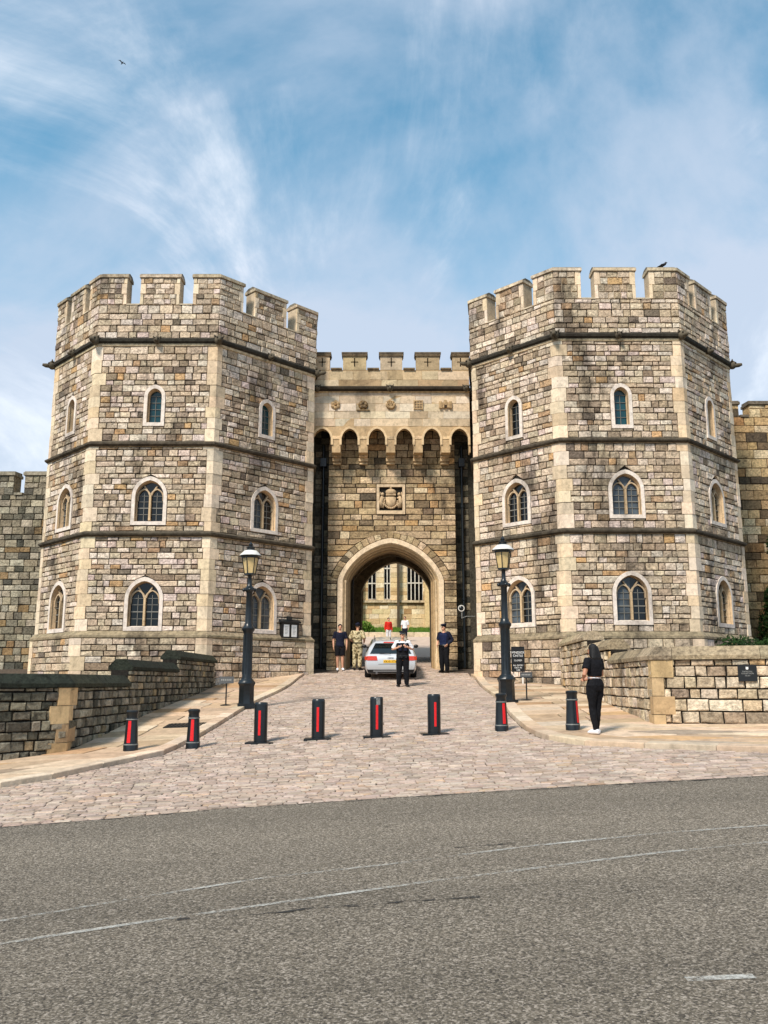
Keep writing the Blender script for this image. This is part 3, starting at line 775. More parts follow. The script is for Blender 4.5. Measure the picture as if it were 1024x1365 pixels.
def tower(front_l, front_r, aL, aR, d, label, zz, pal, seed, tilt):
    """front_l/front_r: plan x of the two front arrises at depth d; zz: heights of the mouldings"""
    RND.seed(seed)
    Wf = front_r - front_l
    C2, C3 = (front_l, d), (front_r, d)
    C1, C4 = (front_l - aL, d + aL), (front_r + aR, d + aR)
    C0, C5 = (C1[0] + tilt[0]*Wf, C1[1] + Wf), (C4[0] + tilt[1]*Wf, C4[1] + Wf)
    C7, C6 = (C0[0] + aL, C0[1] + aL), (C5[0] - aR, C5[1] + aR)
    oct_ = [C0, C1, C2, C3, C4, C5, C6, C7]
    gl = min(gz(p[0], p[1]) for p in (C1, C2, C3, C4)) - 0.4
    root = wthing('gate_tower', label, 'tower', ((C0[0]+C5[0])/2, d + aL + Wf/2, gl + 0.2), 'twin octagonal gate towers')
    zp, s3, s2, s1, sill, ztop = zz['plinth'], zz['s3'], zz['s2'], zz['s1'], zz['sill'], zz['top']
    body = [Frame(oct_[i], oct_[(i+1) % 8]) for i in range(8)]
    pl = offset_poly(oct_, 0.13); plf = [Frame(pl[i], pl[(i+1) % 8]) for i in range(8)]
    pp = offset_poly(oct_, 0.06); ppf = [Frame(pp[i], pp[(i+1) % 8]) for i in range(8)]
    lv = [(zp + 0.12, s3 - 0.10), (s3 + 0.10, s2 - 0.10), (s2 + 0.10, s1 - 0.16)]
    rowsL = [mkrows(a, b_, 0.212, 0.26) for a, b_ in lv]
    stones = []; core = MB()
    holes_by = {i: [] for i in range(8)}; ex_by = {i: [] for i in range(8)}
    for i in (0, 1, 2, 3):
        fr = body[i]; uc = fr.len * 0.5
        for (wz0, wz1, wo, li) in zz['win']:
            h, ex, sl_ = window(fr, uc, wz0, wz1, wo, li, root)
            holes_by[i].append(h); ex_by[i].append(ex)
            for rows in rowsL:
                for za, zb in rows:
                    if za < sl_[2] - 0.03 and zb > sl_[2]: masonry(fr, sl_[0], sl_[1], [(za, sl_[2])], pal, 0.3, 0.5, None, stones)
    # quoins: one list of alternating lengths per arris
    for ai in range(0, 7):
        fa, fb = body[ai-1], body[ai]
    qlen = {}
    for li, rows in enumerate(rowsL):
        k = 0
        while k < len(rows):
            n = 2 if k + 2 <= len(rows) else 1
            z0_, z1_ = rows[k][0], rows[k+n-1][1]
            for ai in (1, 2, 3, 4, 5):
                la, lb = RND.choice(((0.22, 0.38), (0.38, 0.22), (0.27, 0.29), (0.34, 0.2)))
                for r in range(k, k+n): qlen[(li, r, ai)] = (la, lb)
                fa, fb = body[ai-1], body[ai]; A = oct_[ai]
                cq = jit(pick(QUOIN), 0.05); mb = MB(); e = 0.0055; pr = RND.uniform(0.010, 0.032)
                ao = offset_poly(oct_, pr)[ai]; ain = offset_poly(oct_, -0.12)[ai]
                oA = fa.p(fa.len - la, 0, pr)[:2]; oB = fb.p(lb, 0, pr)[:2]; iA = fa.p(fa.len - la, 0, -0.12)[:2]; iB = fb.p(lb, 0, -0.12)[:2]
                mb.prism([oA, ao, oB], [iA, ain, iB], z0_ + e, z1_ - e, cq)
                mb.build('quoin', 'dressed_stone', root, center=True)
            k += n
    for i in (0, 1, 2, 3, 4):
        fr = body[i]
        for li, rows in enumerate(rowsL):
            def ends(r, li=li, i=i, fr=fr):
                l = qlen.get((li, r, i), (0, 0.05))[1] if i >= 1 else 0.03
                rgt = qlen.get((li, r, i+1), (0.05, 0))[0]
                return (l + 0.004, fr.len - rgt - 0.004)
            def excl(za, zb, i=i): return [iv for ex in ex_by[i] for iv in ex(za, zb)]
            masonry(fr, 0, fr.len, rows, pal, 0.20, 0.47, excl, stones, 0.0, ends)
    for i in range(8):
        wall_core(core, body[i], zp - 0.1, s1 + 0.1, holes_by[i], -0.032, MORTAR)
    # plinth
    prow = mkrows(gl, zp - 0.12, 0.23)
    for i in range(8): wall_core(core, plf[i], gl, zp, [], -0.032, MORTAR)
    pq = {}
    for k in range(0, len(prow), 2):
        n = 2 if k + 2 <= len(prow) else 1
        for ai in (1, 2, 3, 4):
            la, lb = RND.choice(((0.22, 0.38), (0.38, 0.22), (0.3, 0.28)))
            for r in range(k, k+n): pq[(r, ai)] = (la, lb)
            fa, fb = plf[ai-1], plf[ai]; mb = MB(); pr = 0.02
            mb.prism([fa.p(fa.len-la, 0, pr)[:2], offset_poly(pl, pr)[ai], fb.p(lb, 0, pr)[:2]], [fa.p(fa.len-la, 0, -0.1)[:2], offset_poly(pl, -0.1)[ai], fb.p(lb, 0, -0.1)[:2]], prow[k][0]+0.004, prow[k+n-1][1]-0.004, pick(QUOIN))
            mb.build('quoin', 'dressed_stone', root, center=True)
    for i in (0, 1, 2, 3, 4):
        fr = plf[i]
        def ends(r, i=i, fr=fr): return (pq.get((r, i), (0, 0.03))[1] + 0.004, fr.len - pq.get((r, i+1), (0.03, 0))[0] - 0.004)
        masonry(fr, 0, fr.len, prow, pal, 0.26, 0.6, None, stones, 0.0, ends, 1.4)
    # parapet and merlons
    p_rows = mkrows(s1 + 0.12, sill - 0.02, 0.235); m_rows = mkrows(sill, ztop - 0.17, 0.235)
    for i in range(8):
        wall_core(core, ppf[i], s1 - 0.05, sill, [], -0.032, MORTAR)
    TH = 0.55
    inner = offset_poly(pp, -TH)
    for i in range(8):
        j = (i+1) % 8
        core.face([(*pp[i], sill - 0.02), (*pp[j], sill - 0.02), (*inner[j], sill - 0.02), (*inner[i], sill - 0.02)], C(190, 172, 146))
        core.face([(*inner[j], s1), (*inner[i], s1), (*inner[i], sill - 0.02), (*inner[j], sill - 0.02)], C(120, 110, 94))
    core.face([(*p, s1 + 0.1) for p in inner], C(110, 104, 94))
    fr_m = ((0.0, 0.225), (0.335, 0.665), (0.775, 1.0))
    vis_faces = range(8)
    DRESS = 0.26
    for i in range(8):
        fr = ppf[i]
        segs = [(fr.len*a, fr.len*b_) for a, b_ in fr_m]
        front = i in (0, 1, 2, 3, 4)
        if front: masonry(fr, 0, fr.len, p_rows, pal, 0.24, 0.5, None, stones)
        # middle merlon
        def plan(offo, offi, lists):
            o_, in_ = [], []
            for kind, ii, u in lists:
                if kind == 'c':
                    o_.append(offset_poly(pp, offo)[ii]); in_.append(offset_poly(pp, offi)[ii])
                else:
                    o_.append(ppf[ii].p(u, 0, offo)[:2]); in_.append(ppf[ii].p(u, 0, offi)[:2])
            return o_, in_
        a, b_ = segs[1]; ip = (i + 1) % 8
        for lists, ex in (([('e', i, a), ('e', i, b_)], 0.04), ([('e', i, segs[2][0]), ('c', ip, 0), ('e', ip, ppf[ip].len*0.225)], 0.04)):
            mb = MB(); o_, in_ = plan(-0.032, -TH, lists)
            mb.prism(o_, in_, sill - 0.03, ztop - 0.16, C(196, 178, 152))
            mer = mb.build('merlon', 'dressed_stone', root)
            l2 = [(k, ii, u + (-ex if q_ == 0 else ex) if k == 'e' else u) for q_, (k, ii, u) in enumerate(lists)]
            mb = MB(); o_, in_ = plan(0.06, -TH - 0.05, l2); cc = pick([(1, C(204, 186, 160)), (1, C(186, 168, 142))])
            mb.prism(o_, in_, ztop - 0.16, ztop - 0.05, cc)
            o2, in2 = plan(0.04, -TH - 0.03, l2); o3, in3 = plan(-0.10, -TH + 0.16, l2)
            for q_ in range(len(o2) - 1):
                for A, B in ((o2, o3), (in3, in2)):
                    mb.face([(*A[q_], ztop-0.048 if A is o2 else ztop+0.05), (*A[q_+1], ztop-0.048 if A is o2 else ztop+0.05), (*B[q_+1], ztop+0.05 if B is o3 else ztop-0.048), (*B[q_], ztop+0.05 if B is o3 else ztop-0.048)], C(120, 112, 98))
                mb.face([(*o3[q_], ztop+0.05), (*o3[q_+1], ztop+0.05), (*in3[q_+1], ztop+0.05), (*in3[q_], ztop+0.05)], C(120, 112, 98))
            for q_ in (0, -1):
                mb.face([(*o2[q_], ztop-0.048), (*o3[q_], ztop+0.05), (*in3[q_], ztop+0.05), (*in2[q_], ztop-0.048)], C(120, 112, 98))
            mb.build('coping_stone', 'weathered_stone', mer)
        if front:
            for k, (a, b_) in enumerate(segs):
                left_edge, right_edge = k > 0, k < 2
                cuts = [0]
                for r, rw in enumerate(m_rows):
                    dl = DRESS * (0.8 if (r//2) % 2 else 0.5)
                    x0 = a + (dl if left_edge else 0); x1 = b_ - (dl if right_edge else 0)
                    masonry(fr, x0, x1, [rw], pal, 0.2, 0.4, None, stones)
                    if r % 2 == 0:
                        rr_ = (rw[0], m_rows[min(r+1, len(m_rows)-1)][1])
                        for flag, (u0, u1) in ((left_edge, (a, x0)), (right_edge, (x1, b_))):
                            if flag:
                                mb = MB(); stone(mb, (fr, u0, u1, rr_[0], rr_[1], pick(QUOIN), 0.012), 0.004, 0.008); mb.build('quoin', 'dressed_stone', root, center=True)
            for u0, u1 in ((segs[0][1], segs[1][0]), (segs[1][1], segs[2][0])):
                mb = MB(); o_ = [fr.p(u0+0.004, 0, 0.035)[:2], fr.p(u1-0.004, 0, 0.035)[:2]]; in_ = [fr.p(u0+0.004, 0, -TH)[:2], fr.p(u1-0.004, 0, -TH)[:2]]
                mb.prism(o_, in_, sill - 0.018, sill + 0.03, C(198, 182, 156), (0.0, 0.12)); mb.build('sill_stone', 'dressed_stone', root)
    core.build('wall', 'mossy_stone', root)
    # mouldings
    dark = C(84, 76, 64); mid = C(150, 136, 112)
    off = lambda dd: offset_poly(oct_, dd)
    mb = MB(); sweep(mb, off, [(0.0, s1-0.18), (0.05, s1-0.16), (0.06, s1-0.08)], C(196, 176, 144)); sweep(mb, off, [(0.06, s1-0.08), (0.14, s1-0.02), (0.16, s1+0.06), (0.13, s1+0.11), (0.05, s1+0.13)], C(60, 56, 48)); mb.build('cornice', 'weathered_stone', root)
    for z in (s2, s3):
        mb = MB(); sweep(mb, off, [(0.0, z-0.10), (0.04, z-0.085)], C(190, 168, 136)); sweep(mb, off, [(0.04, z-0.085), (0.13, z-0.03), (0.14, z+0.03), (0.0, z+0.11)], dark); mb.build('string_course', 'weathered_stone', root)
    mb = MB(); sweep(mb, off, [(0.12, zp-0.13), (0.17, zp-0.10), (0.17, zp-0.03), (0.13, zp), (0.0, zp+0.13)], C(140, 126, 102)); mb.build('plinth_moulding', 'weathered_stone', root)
    for i in (1, 2, 3):
        carved_head(root, body[i], body[i].len*0.5, s1 + 0.02, 1.15)
    for i in (1, 2, 3, 4):
        A = Vector(oct_[i]); nn = (body[i-1].n + body[i].n).normalized()
        f2 = Frame(A, A + Vector((-nn.y, nn.x)))
        carved_head(root, f2, 0, s1 + 0.02, 1.4, 0.12 if i in (1, 4) else 0.05)
    emit(stones, root, 'rubble_stone', 300)
    return root, body, plf, oct_
def zset(pyt, d, wins):
    z = {k: PZ(v, d) for k, v in pyt.items()}
    z['win'] = [(PZ(b_, d), PZ(a, d), wo, li) for a, b_, wo, li in wins]
    return z
DL = 29.5; DR = 29.06
xl2, xl3 = P(104, 845, DL)[0], P(275, 845, DL)[0]
zl = zset(dict(plinth=846, s3=712, s2=592, s1=456, sill=407, top=366), DL, [(513, 568, 0.38, 1), (635, 700, 0.62, 2), (769, 841, 0.66, 2)])
tL, bodyL, plL, octL = tower(xl2, xl3, 0.083*DL, 0.1105*DL, DL, 'octagonal stone gate tower with a glazed notice case fixed to its wall', zl, PAL_TOWER, 21, (-0.05, -0.12))
xr2, xr3 = P(757, 845, DR)[0], P(934, 845, DR)[0]
zr = zset(dict(plinth=847, s3=708, s2=587, s1=449, sill=399, top=357), DR, [(511, 571, 0.38, 1), (626, 691, 0.62, 2), (761, 833, 0.66, 2)])
tR, bodyR, plR, octR = tower(xr2, xr3, 0.094*DR, 0.100*DR, DR, 'octagonal stone gate tower behind the board and the pale low wall', zr, PAL_TOWER, 22, (0.13, 0.05))
# ================================================================== GATEHOUSE BETWEEN THE TOWERS
RND.seed(31)
YW, YP, YB = 34.2, 33.35, 40.2            # wall face, parapet face, rear wall
GXL, GXR = octL[4][0] - 0.04, octR[1][0] + 0.04
wx0, wx1 = PX(436, YW, 4), PX(609, YW, 4)
gate = wthing('gatehouse', 'stone gatehouse with a wide arch and carved arms between two towers', 'gatehouse', (0.3, 36.5, zc(36.5)))
zt, zsl, zst = PZ(471, YP), PZ(493, YP), PZ(519, YP)
z_ar, z_sp, z_cb = PZ(570, YP), PZ(584, YP), PZ(612, YP)
ax = PX(521, YW, 2)
W1 = 71.5 / FPX * (YW*cP + 2*sP)
z_spring = PZ(774, YW); rise1 = PZ(719, YW) - z_spring
zg = zc(YW) - 0.3
def tud(x, w, rise): 
    k = min(abs(x) / w, 1.0)
    return rise * (max(0.0, 1 - k**1.9))**0.72 * (1 - 0.0) + 0.03 * rise * max(0, 1 - k*3)
def arch_at(cx, w, rise, zs, zbot, n=28):
    pts = [(cx - w, zbot)]
    for i in range(n + 1):
        f = math.pi * i / n; x = -w * math.cos(f); pts.append((cx + x, zs + tud(x, w, rise)))
    pts.append((cx + w, zbot)); return pts
GF = Frame((wx0, YW), (wx1, YW))
OUTW = W1
def g_half(z):
    if z <= z_spring: return OUTW + 0.02
    hz_ = (z - z_spring) / (rise1 + 0.33)
    return 0.0 if hz_ >= 1 else (OUTW + 0.33) * (1 - hz_**(1/0.72))**(1/1.9)
def g_excl(za, zb):
    r = []
    if za < z_spring + rise1 + 0.33:
        a, b = g_half(za), g_half(zb)
        if za < z_spring < zb: a = b
        r.append((ax - a - wx0, ax + a - wx0, ax - b - wx0, ax + b - wx0))
    if zb > PZ(686, YW) and za < PZ(645, YW): r.append((PX(501.5, YW, 5) - wx0, PX(541, YW, 5) - wx0))
    return r
rows = mkrows(zg, z_spring, 0.26) + mkrows(z_spring, PZ(686, YW), 0.26) + mkrows(PZ(686, YW), PZ(645, YW), 0.26) + mkrows(PZ(645, YW), PZ(575, YW), 0.26)
st = masonry(GF, 0, GF.len, rows, PAL_GATE, 0.3, 0.72, g_excl)
emit(st, gate, 'rubble_stone', 300)
# backing with the arch cut out, returns and slot backs
mb = MB(); n = 90
xs = lerp_list(wx0 + 0.004, wx1 - 0.004, n)
def cutz(x): return zg if abs(x - ax) >= W1 - 0.1 else z_spring + tud(x - ax, W1 - 0.1, rise1 - 0.08)
for a, b_ in zip(xs, xs[1:]):
    za, zb = cutz(a), cutz(b_)
    mb.face([(a, YW+0.032, za), (b_, YW+0.032, zb), (b_, YW+0.032, zsl), (a, YW+0.032, zsl)], MORTAR)
for x, sg in ((wx0 + 0.004, 1), (wx1 - 0.004, -1)):
    q = [(x, YW+0.033, zg), (x, YW+0.55, zg), (x, YW+0.55, zsl), (x, YW+0.033, zsl)]
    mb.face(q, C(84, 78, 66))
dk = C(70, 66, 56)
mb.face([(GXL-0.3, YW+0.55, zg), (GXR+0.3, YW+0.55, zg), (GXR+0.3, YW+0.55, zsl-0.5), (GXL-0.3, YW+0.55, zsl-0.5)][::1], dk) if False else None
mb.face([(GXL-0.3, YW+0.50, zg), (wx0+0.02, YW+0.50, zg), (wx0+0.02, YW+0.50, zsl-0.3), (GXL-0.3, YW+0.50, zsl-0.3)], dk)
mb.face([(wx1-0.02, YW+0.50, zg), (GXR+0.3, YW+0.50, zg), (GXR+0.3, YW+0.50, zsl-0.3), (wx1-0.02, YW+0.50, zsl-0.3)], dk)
# roof slab and back
mb.box(GXL-0.4, GXR+0.4, YP+0.45, YB+0.4, zst-0.1, zst+0.05, C(90, 84, 74))
mb.build('wall', 'mossy_stone', gate)
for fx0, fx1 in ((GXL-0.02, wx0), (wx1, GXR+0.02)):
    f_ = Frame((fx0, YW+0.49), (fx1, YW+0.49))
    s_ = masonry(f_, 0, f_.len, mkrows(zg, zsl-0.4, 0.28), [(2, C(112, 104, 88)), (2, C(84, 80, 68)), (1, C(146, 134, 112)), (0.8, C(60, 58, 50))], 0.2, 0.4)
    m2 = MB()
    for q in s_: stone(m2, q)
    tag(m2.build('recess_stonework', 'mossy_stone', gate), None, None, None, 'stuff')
# moulded arch: nested orders
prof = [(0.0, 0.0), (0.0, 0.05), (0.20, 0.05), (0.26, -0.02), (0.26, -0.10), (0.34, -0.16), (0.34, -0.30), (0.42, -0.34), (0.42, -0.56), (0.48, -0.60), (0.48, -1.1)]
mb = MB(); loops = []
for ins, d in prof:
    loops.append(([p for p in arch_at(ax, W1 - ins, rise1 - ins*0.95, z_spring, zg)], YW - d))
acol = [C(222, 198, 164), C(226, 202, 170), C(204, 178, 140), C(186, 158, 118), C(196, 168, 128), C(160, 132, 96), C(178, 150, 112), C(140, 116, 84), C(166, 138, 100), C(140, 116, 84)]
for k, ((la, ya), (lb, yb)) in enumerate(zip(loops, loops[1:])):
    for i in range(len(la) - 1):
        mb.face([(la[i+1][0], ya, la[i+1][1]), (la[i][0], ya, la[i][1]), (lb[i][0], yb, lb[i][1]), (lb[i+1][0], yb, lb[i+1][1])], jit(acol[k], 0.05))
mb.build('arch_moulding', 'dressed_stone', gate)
# small moulded shafts in the jambs
for sg in (-1, 1):
    mb = MB(); mb.lathe([(0.07, zg), (0.07, zg+0.9), (0.045, zg+0.95), (0.045, z_spring-0.1), (0.07, z_spring-0.05), (0.075, z_spring+0.02)], 10, (ax + sg*(W1-0.30), YW+0.1), C(214, 188, 150))
    mb.build('jamb_shaft', 'dressed_stone', gate, smooth='auto')
# voussoirs
nv = 27; vo_in = arch_at(ax, W1+0.015, rise1+0.015, z_spring, z_spring, 2*nv)[1:-1]; vo_out = arch_at(ax, W1+0.32, rise1+0.32, z_spring, z_spring, 2*nv)[1:-1]
for i in range(nv):
    a, b_ = 2*i, 2*i+2
    q2 = [vo_in[a], vo_in[b_], vo_out[b_], vo_out[a]]
    cx = sum(p[0] for p in q2)/4; cz = sum(p[1] for p in q2)/4
    sh = lambda p, k: (cx + (p[0]-cx)*k, cz + (p[1]-cz)*k)
    mb = MB(); d = RND.uniform(0.005, 0.025); cc = pick(PAL_GATE)
    A = [sh(p, 0.94) for p in q2]; B = [sh(p, 0.84) for p in q2]
    v = [(p[0], YW+0.05, p[1]) for p in A] + [(p[0], YW-d+0.012, p[1]) for p in A] + [(p[0], YW-d, p[1]) for p in B]
    f = [(8, 9, 10, 11)]
    for j in range(4):
        k = (j+1) % 4; f += [(j, k, 4+k, 4+j), (4+j, 4+k, 8+k, 8+j)]
    mb.shape(v, f, cc); mb.build('voussoir', 'rubble_stone', gate, center=True)
# passage: side walls, vault, rear wall with its arch
bx0, bx1 = PX(482, YB, 2), PX(574, YB, 2); bcx, bw = (bx0+bx1)/2, (bx1-bx0)/2
b_ap = PZ(750, YB); b_rise = 1.35
mb = MB(); pc = (ax + bcx)/2
pas = arch_at(pc, 2.15, 1.75, z_spring+0.1, zg, 24)
for a, b_ in zip(pas, pas[1:]):
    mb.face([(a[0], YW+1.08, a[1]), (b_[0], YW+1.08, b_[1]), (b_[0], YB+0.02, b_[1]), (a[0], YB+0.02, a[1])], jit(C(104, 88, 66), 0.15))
for k in range(1, 4):    # vault ribs
    yk = YW + 1.1 + k * 1.25; rib = arch_at(pc, 2.12, 1.72, z_spring+0.1, zg, 24); ri2 = arch_at(pc, 1.98, 1.58, z_spring+0.1, zg, 24)
    for i in range(len(rib)-1):
        for (p, q_, y0, y1) in ((ri2, ri2, yk, yk+0.2), (ri2, rib, yk, yk)):
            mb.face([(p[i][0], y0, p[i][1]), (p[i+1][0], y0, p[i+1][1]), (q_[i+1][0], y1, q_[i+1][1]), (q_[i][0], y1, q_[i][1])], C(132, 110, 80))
# front spandrel behind the moulding
fa = arch_at(ax, W1-0.48, rise1-0.456, z_spring, zg, 24); fb = arch_at(pc, 2.2, 1.8, z_spring+0.1, zg, 24)
for i in range(len(fa)-1):
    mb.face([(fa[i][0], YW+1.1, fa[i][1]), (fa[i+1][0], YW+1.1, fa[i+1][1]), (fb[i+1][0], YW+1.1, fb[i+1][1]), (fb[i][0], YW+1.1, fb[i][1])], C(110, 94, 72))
ba = arch_at(bcx, bw, b_rise, b_ap-b_rise, zg, 24)
for i in range(len(ba)-1):
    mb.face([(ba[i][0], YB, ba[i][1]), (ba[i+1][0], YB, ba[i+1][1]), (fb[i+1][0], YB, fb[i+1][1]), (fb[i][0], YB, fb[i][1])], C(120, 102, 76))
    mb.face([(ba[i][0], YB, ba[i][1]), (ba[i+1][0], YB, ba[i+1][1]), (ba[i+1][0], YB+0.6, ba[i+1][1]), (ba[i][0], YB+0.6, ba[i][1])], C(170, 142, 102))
bz = lambda x: zg if abs(x-bcx) >= bw else b_ap-b_rise+tud(x-bcx, bw, b_rise)
xs = lerp_list(GXL-0.3, GXR+0.3, 80)
for a, b_ in zip(xs, xs[1:]):
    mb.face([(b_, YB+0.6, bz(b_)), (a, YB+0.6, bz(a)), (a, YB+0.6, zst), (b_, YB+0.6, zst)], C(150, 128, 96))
mb.build('passage_vault', 'weathered_stone', gate)
# opened timber door leaf folded against the left of the passage
mb = MB(); 
for k in range(7):
    y0 = YW + 1.25 + k*0.23; mb.box(ax-W1+0.50, ax-W1+0.56, y0, y0+0.222, zc(36)+0.02, z_spring+0.9, C(34, 28, 22))
for z in (1.3, 2.4, 3.3): mb.box(ax-W1+0.56, ax-W1+0.575, YW+1.25, YW+2.85, z, z+0.08, C(20, 20, 20))
mb.build('door_leaf', 'weathered_stone', gate)
# ---- machicolated parapet in golden ashlar
ASH = [(3, C(193, 171, 137)), (2, C(182, 159, 125)), (2, C(203, 182, 152)), (1, C(172, 145, 111))]
PALE = [(3, C(203, 183, 155)), (2, C(191, 169, 140)), (2, C(213, 195, 171))]
archs = [(PX(a, YP, 8), PX(b_, YP, 8)) for a, b_ in ((416, 442), (453.5, 478), (490, 515), (527, 552), (564, 589), (601, 626.5))]
def pz(x):
    for a, b_ in archs:
        if a < x < b_:
            k = abs(x - (a+b_)/2) / ((b_-a)/2)
            return z_sp + (z_ar - z_sp) * ((1 - k**2.2)**0.62 * 0.88 + 0.12*(1-k))
    return z_cb + 0.28
xs = sorted(set(lerp_list(GXL, GXR, 150) + [v for a in archs for v in (a[0]-0.001, a[0]+0.001, a[1]-0.001, a[1]+0.001) if GXL < v < GXR]))
mb = MB(); YPb = YP + 0.42
for a, b_ in zip(xs, xs[1:]):
    za, zb = pz(a), pz(b_)
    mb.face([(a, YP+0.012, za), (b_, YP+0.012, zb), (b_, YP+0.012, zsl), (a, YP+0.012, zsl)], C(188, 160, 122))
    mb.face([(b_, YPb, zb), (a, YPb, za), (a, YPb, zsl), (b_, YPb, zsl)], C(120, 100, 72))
    mb.face([(a, YP+0.012, za), (a, YPb, za), (b_, YPb, zb), (b_, YP+0.012, zb)], C(188, 160, 120))
    mb.face([(a, YP+0.012, zsl), (b_, YP+0.012, zsl), (b_, YPb, zsl), (a, YPb, zsl)], C(150, 130, 100))
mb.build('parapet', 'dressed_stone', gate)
PF = Frame((GXL, YP), (GXR, YP))
def p_ex(za, zb):
    r = []
    for a, b_ in archs:
        if za < z_ar + 0.05: r.append((a - 0.07 - GXL, b_ + 0.07 - GXL))
    return r
st = masonry(PF, 0, PF.len, mkrows(z_ar + 0.06, zst - 0.14, 0.30, 0.1), PALE, 0.55, 1.05, None, None, -0.004, None, 0.15)
st += masonry(PF, 0, PF.len, mkrows(zst + 0.13, zsl - 0.05, 0.30, 0.1), ASH, 0.55, 1.05, None, None, -0.004, None, 0.15)
for q in st:
    m2 = MB(); stone(m2, q, 0.003, 0.004); m2.build('ashlar_block', 'dressed_stone', gate, center=True)
# moulded rims of the little arches
for a, b_ in archs:
    m2 = MB(); k = 14; c_ = (a+b_)/2; hw = (b_-a)/2
    poly = [(a + (b_-a)*i/k) for i in range(k+1)]
    pts = [(a-c_, z_sp-0.28)] + [(max(min(x, b_-0.001), a+0.001)-c_, pz(max(min(x, b_-0.002), a+0.002))) for x in poly] + [(b_-c_, z_sp-0.28)]
    ff = Frame((c_, YP), (c_+1, YP)); strip_bar(m2, ff, 0, pts, 0.045, -0.02, 0.03, C(214, 186, 146)); m2.build('arch_rim', 'dressed_stone', gate)
# corbels
for (a0, a1), (b0, b1) in zip(archs, archs[1:]):
    x0, x1 = a1 + 0.01, b0 - 0.01; m2 = MB(); h = (z_sp - z_cb + 0.14) / 4
    for k in range(4):
        yf = YP - 0.006 + k * 0.2; z1_ = z_sp + 0.10 - k * h
        cc = jit(C(204, 176, 138), 0.1)
        m2.box(x0, x1, yf + 0.05, YW + 0.03, z1_ - h, z1_ - h*0.55, cc); m2.box(x0 - 0.02, x1 + 0.02, yf, YW + 0.03, z1_ - h*0.55, z1_ - 0.005, cc)
        m2.tube([(x0 - 0.01, yf + 0.07, z1_ - h*0.55), (x1 + 0.01, yf + 0.07, z1_ - h*0.55)], 0.06, 8, C(150, 124, 90))
    m2.build('corbel', 'weathered_stone', gate)
# string with heads
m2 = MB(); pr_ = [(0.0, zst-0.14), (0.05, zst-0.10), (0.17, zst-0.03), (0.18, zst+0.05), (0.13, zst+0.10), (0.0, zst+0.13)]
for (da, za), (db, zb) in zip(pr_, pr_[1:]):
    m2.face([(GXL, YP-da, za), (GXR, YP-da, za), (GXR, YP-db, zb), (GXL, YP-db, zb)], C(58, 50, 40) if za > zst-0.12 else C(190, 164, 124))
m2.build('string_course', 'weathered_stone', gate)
for u in (0.12, PX(520, YP, 10) - GXL, PF.len - 0.14): carved_head(gate, PF, u, zst, 1.2)
# merlons with cross loops
def cross_plate(mb, x0, x1, z0, z1, cx, cz, col, has=True, yf=YP):
    us = [x0, cx-0.15, cx-0.022, cx+0.022, cx+0.15, x1]; zs = [z0, cz-0.20, cz-0.022, cz+0.022, cz+0.18, z1]
    us = [min(max(u, x0), x1) for u in us]
    for i in range(5):
        for j in range(5):
            u0, u1, w0, w1 = us[i], us[i+1], zs[j], zs[j+1]
            if u1 - u0 < 1e-4: continue
            hole = has and ((i == 2 and j in (1, 2, 3)) or (j == 2 and i in (1, 2, 3)))
            if hole:
                mb.face([(u0, yf+0.15, w0), (u1, yf+0.15, w0), (u1, yf+0.15, w1), (u0, yf+0.15, w1)], C(26, 22, 18))
                for (p, q_) in (((u0, w0), (u1, w0)), ((u1, w0), (u1, w1)), ((u1, w1), (u0, w1)), ((u0, w1), (u0, w0))):
                    mb.face([(p[0], yf, p[1]), (p[0], yf+0.15, p[1]), (q_[0], yf+0.15, q_[1]), (q_[0], yf, q_[1])], C(120, 98, 70))
            else: mb.face([(u0, yf, w0), (u1, yf, w0), (u1, yf, w1), (u0, yf, w1)], col)
for k, (a, b_) in enumerate(((410, 439), (457, 488), (507, 536.5), (555, 586.5), (604, 632))):
    x0, x1 = max(PX(a, YP, 11.5), GXL), min(PX(b_, YP, 11.5), GXR)
    m2 = MB(); cc = pick(ASH); cx = (x0+x1)/2
    cross_plate(m2, x0, x1, zsl, zt-0.12, cx, (zsl+zt)/2 - 0.02, cc)
    for x, s_ in ((x0, 1), (x1, 1)): m2.face([(x, YP, zsl), (x, YPb, zsl), (x, YPb, zt-0.12), (x, YP, zt-0.12)], jit(C(176, 148, 108), 0.1))
    m2.face([(x1, YPb, zsl), (x0, YPb, zsl), (x0, YPb, zt-0.12), (x1, YPb, zt-0.12)], cc)
    mer = m2.build('merlon', 'dressed_stone', gate)
    m2 = MB(); m2.box(x0-0.04, x1+0.04, YP-0.06, YPb+0.06, zt-0.12, zt-0.04, C(120, 104, 82)); m2.box(x0-0.06, x1+0.06, YP-0.08, YPb+0.08, zt-0.04, zt+0.03, C(104, 92, 76))
    m2.build('coping_stone', 'weathered_stone', mer)
for a, b_ in ((439, 457), (488, 507), (536.5, 555), (586.5, 604)):
    x0, x1 = PX(a, YP, 11) + 0.045, PX(b_, YP, 11) - 0.045
    m2 = MB(); m2.box(x0, x1, YP-0.07, YPb+0.05, zsl+0.003, zsl+0.07, C(116, 100, 78)); m2.build('sill_stone', 'weathered_stone', gate)
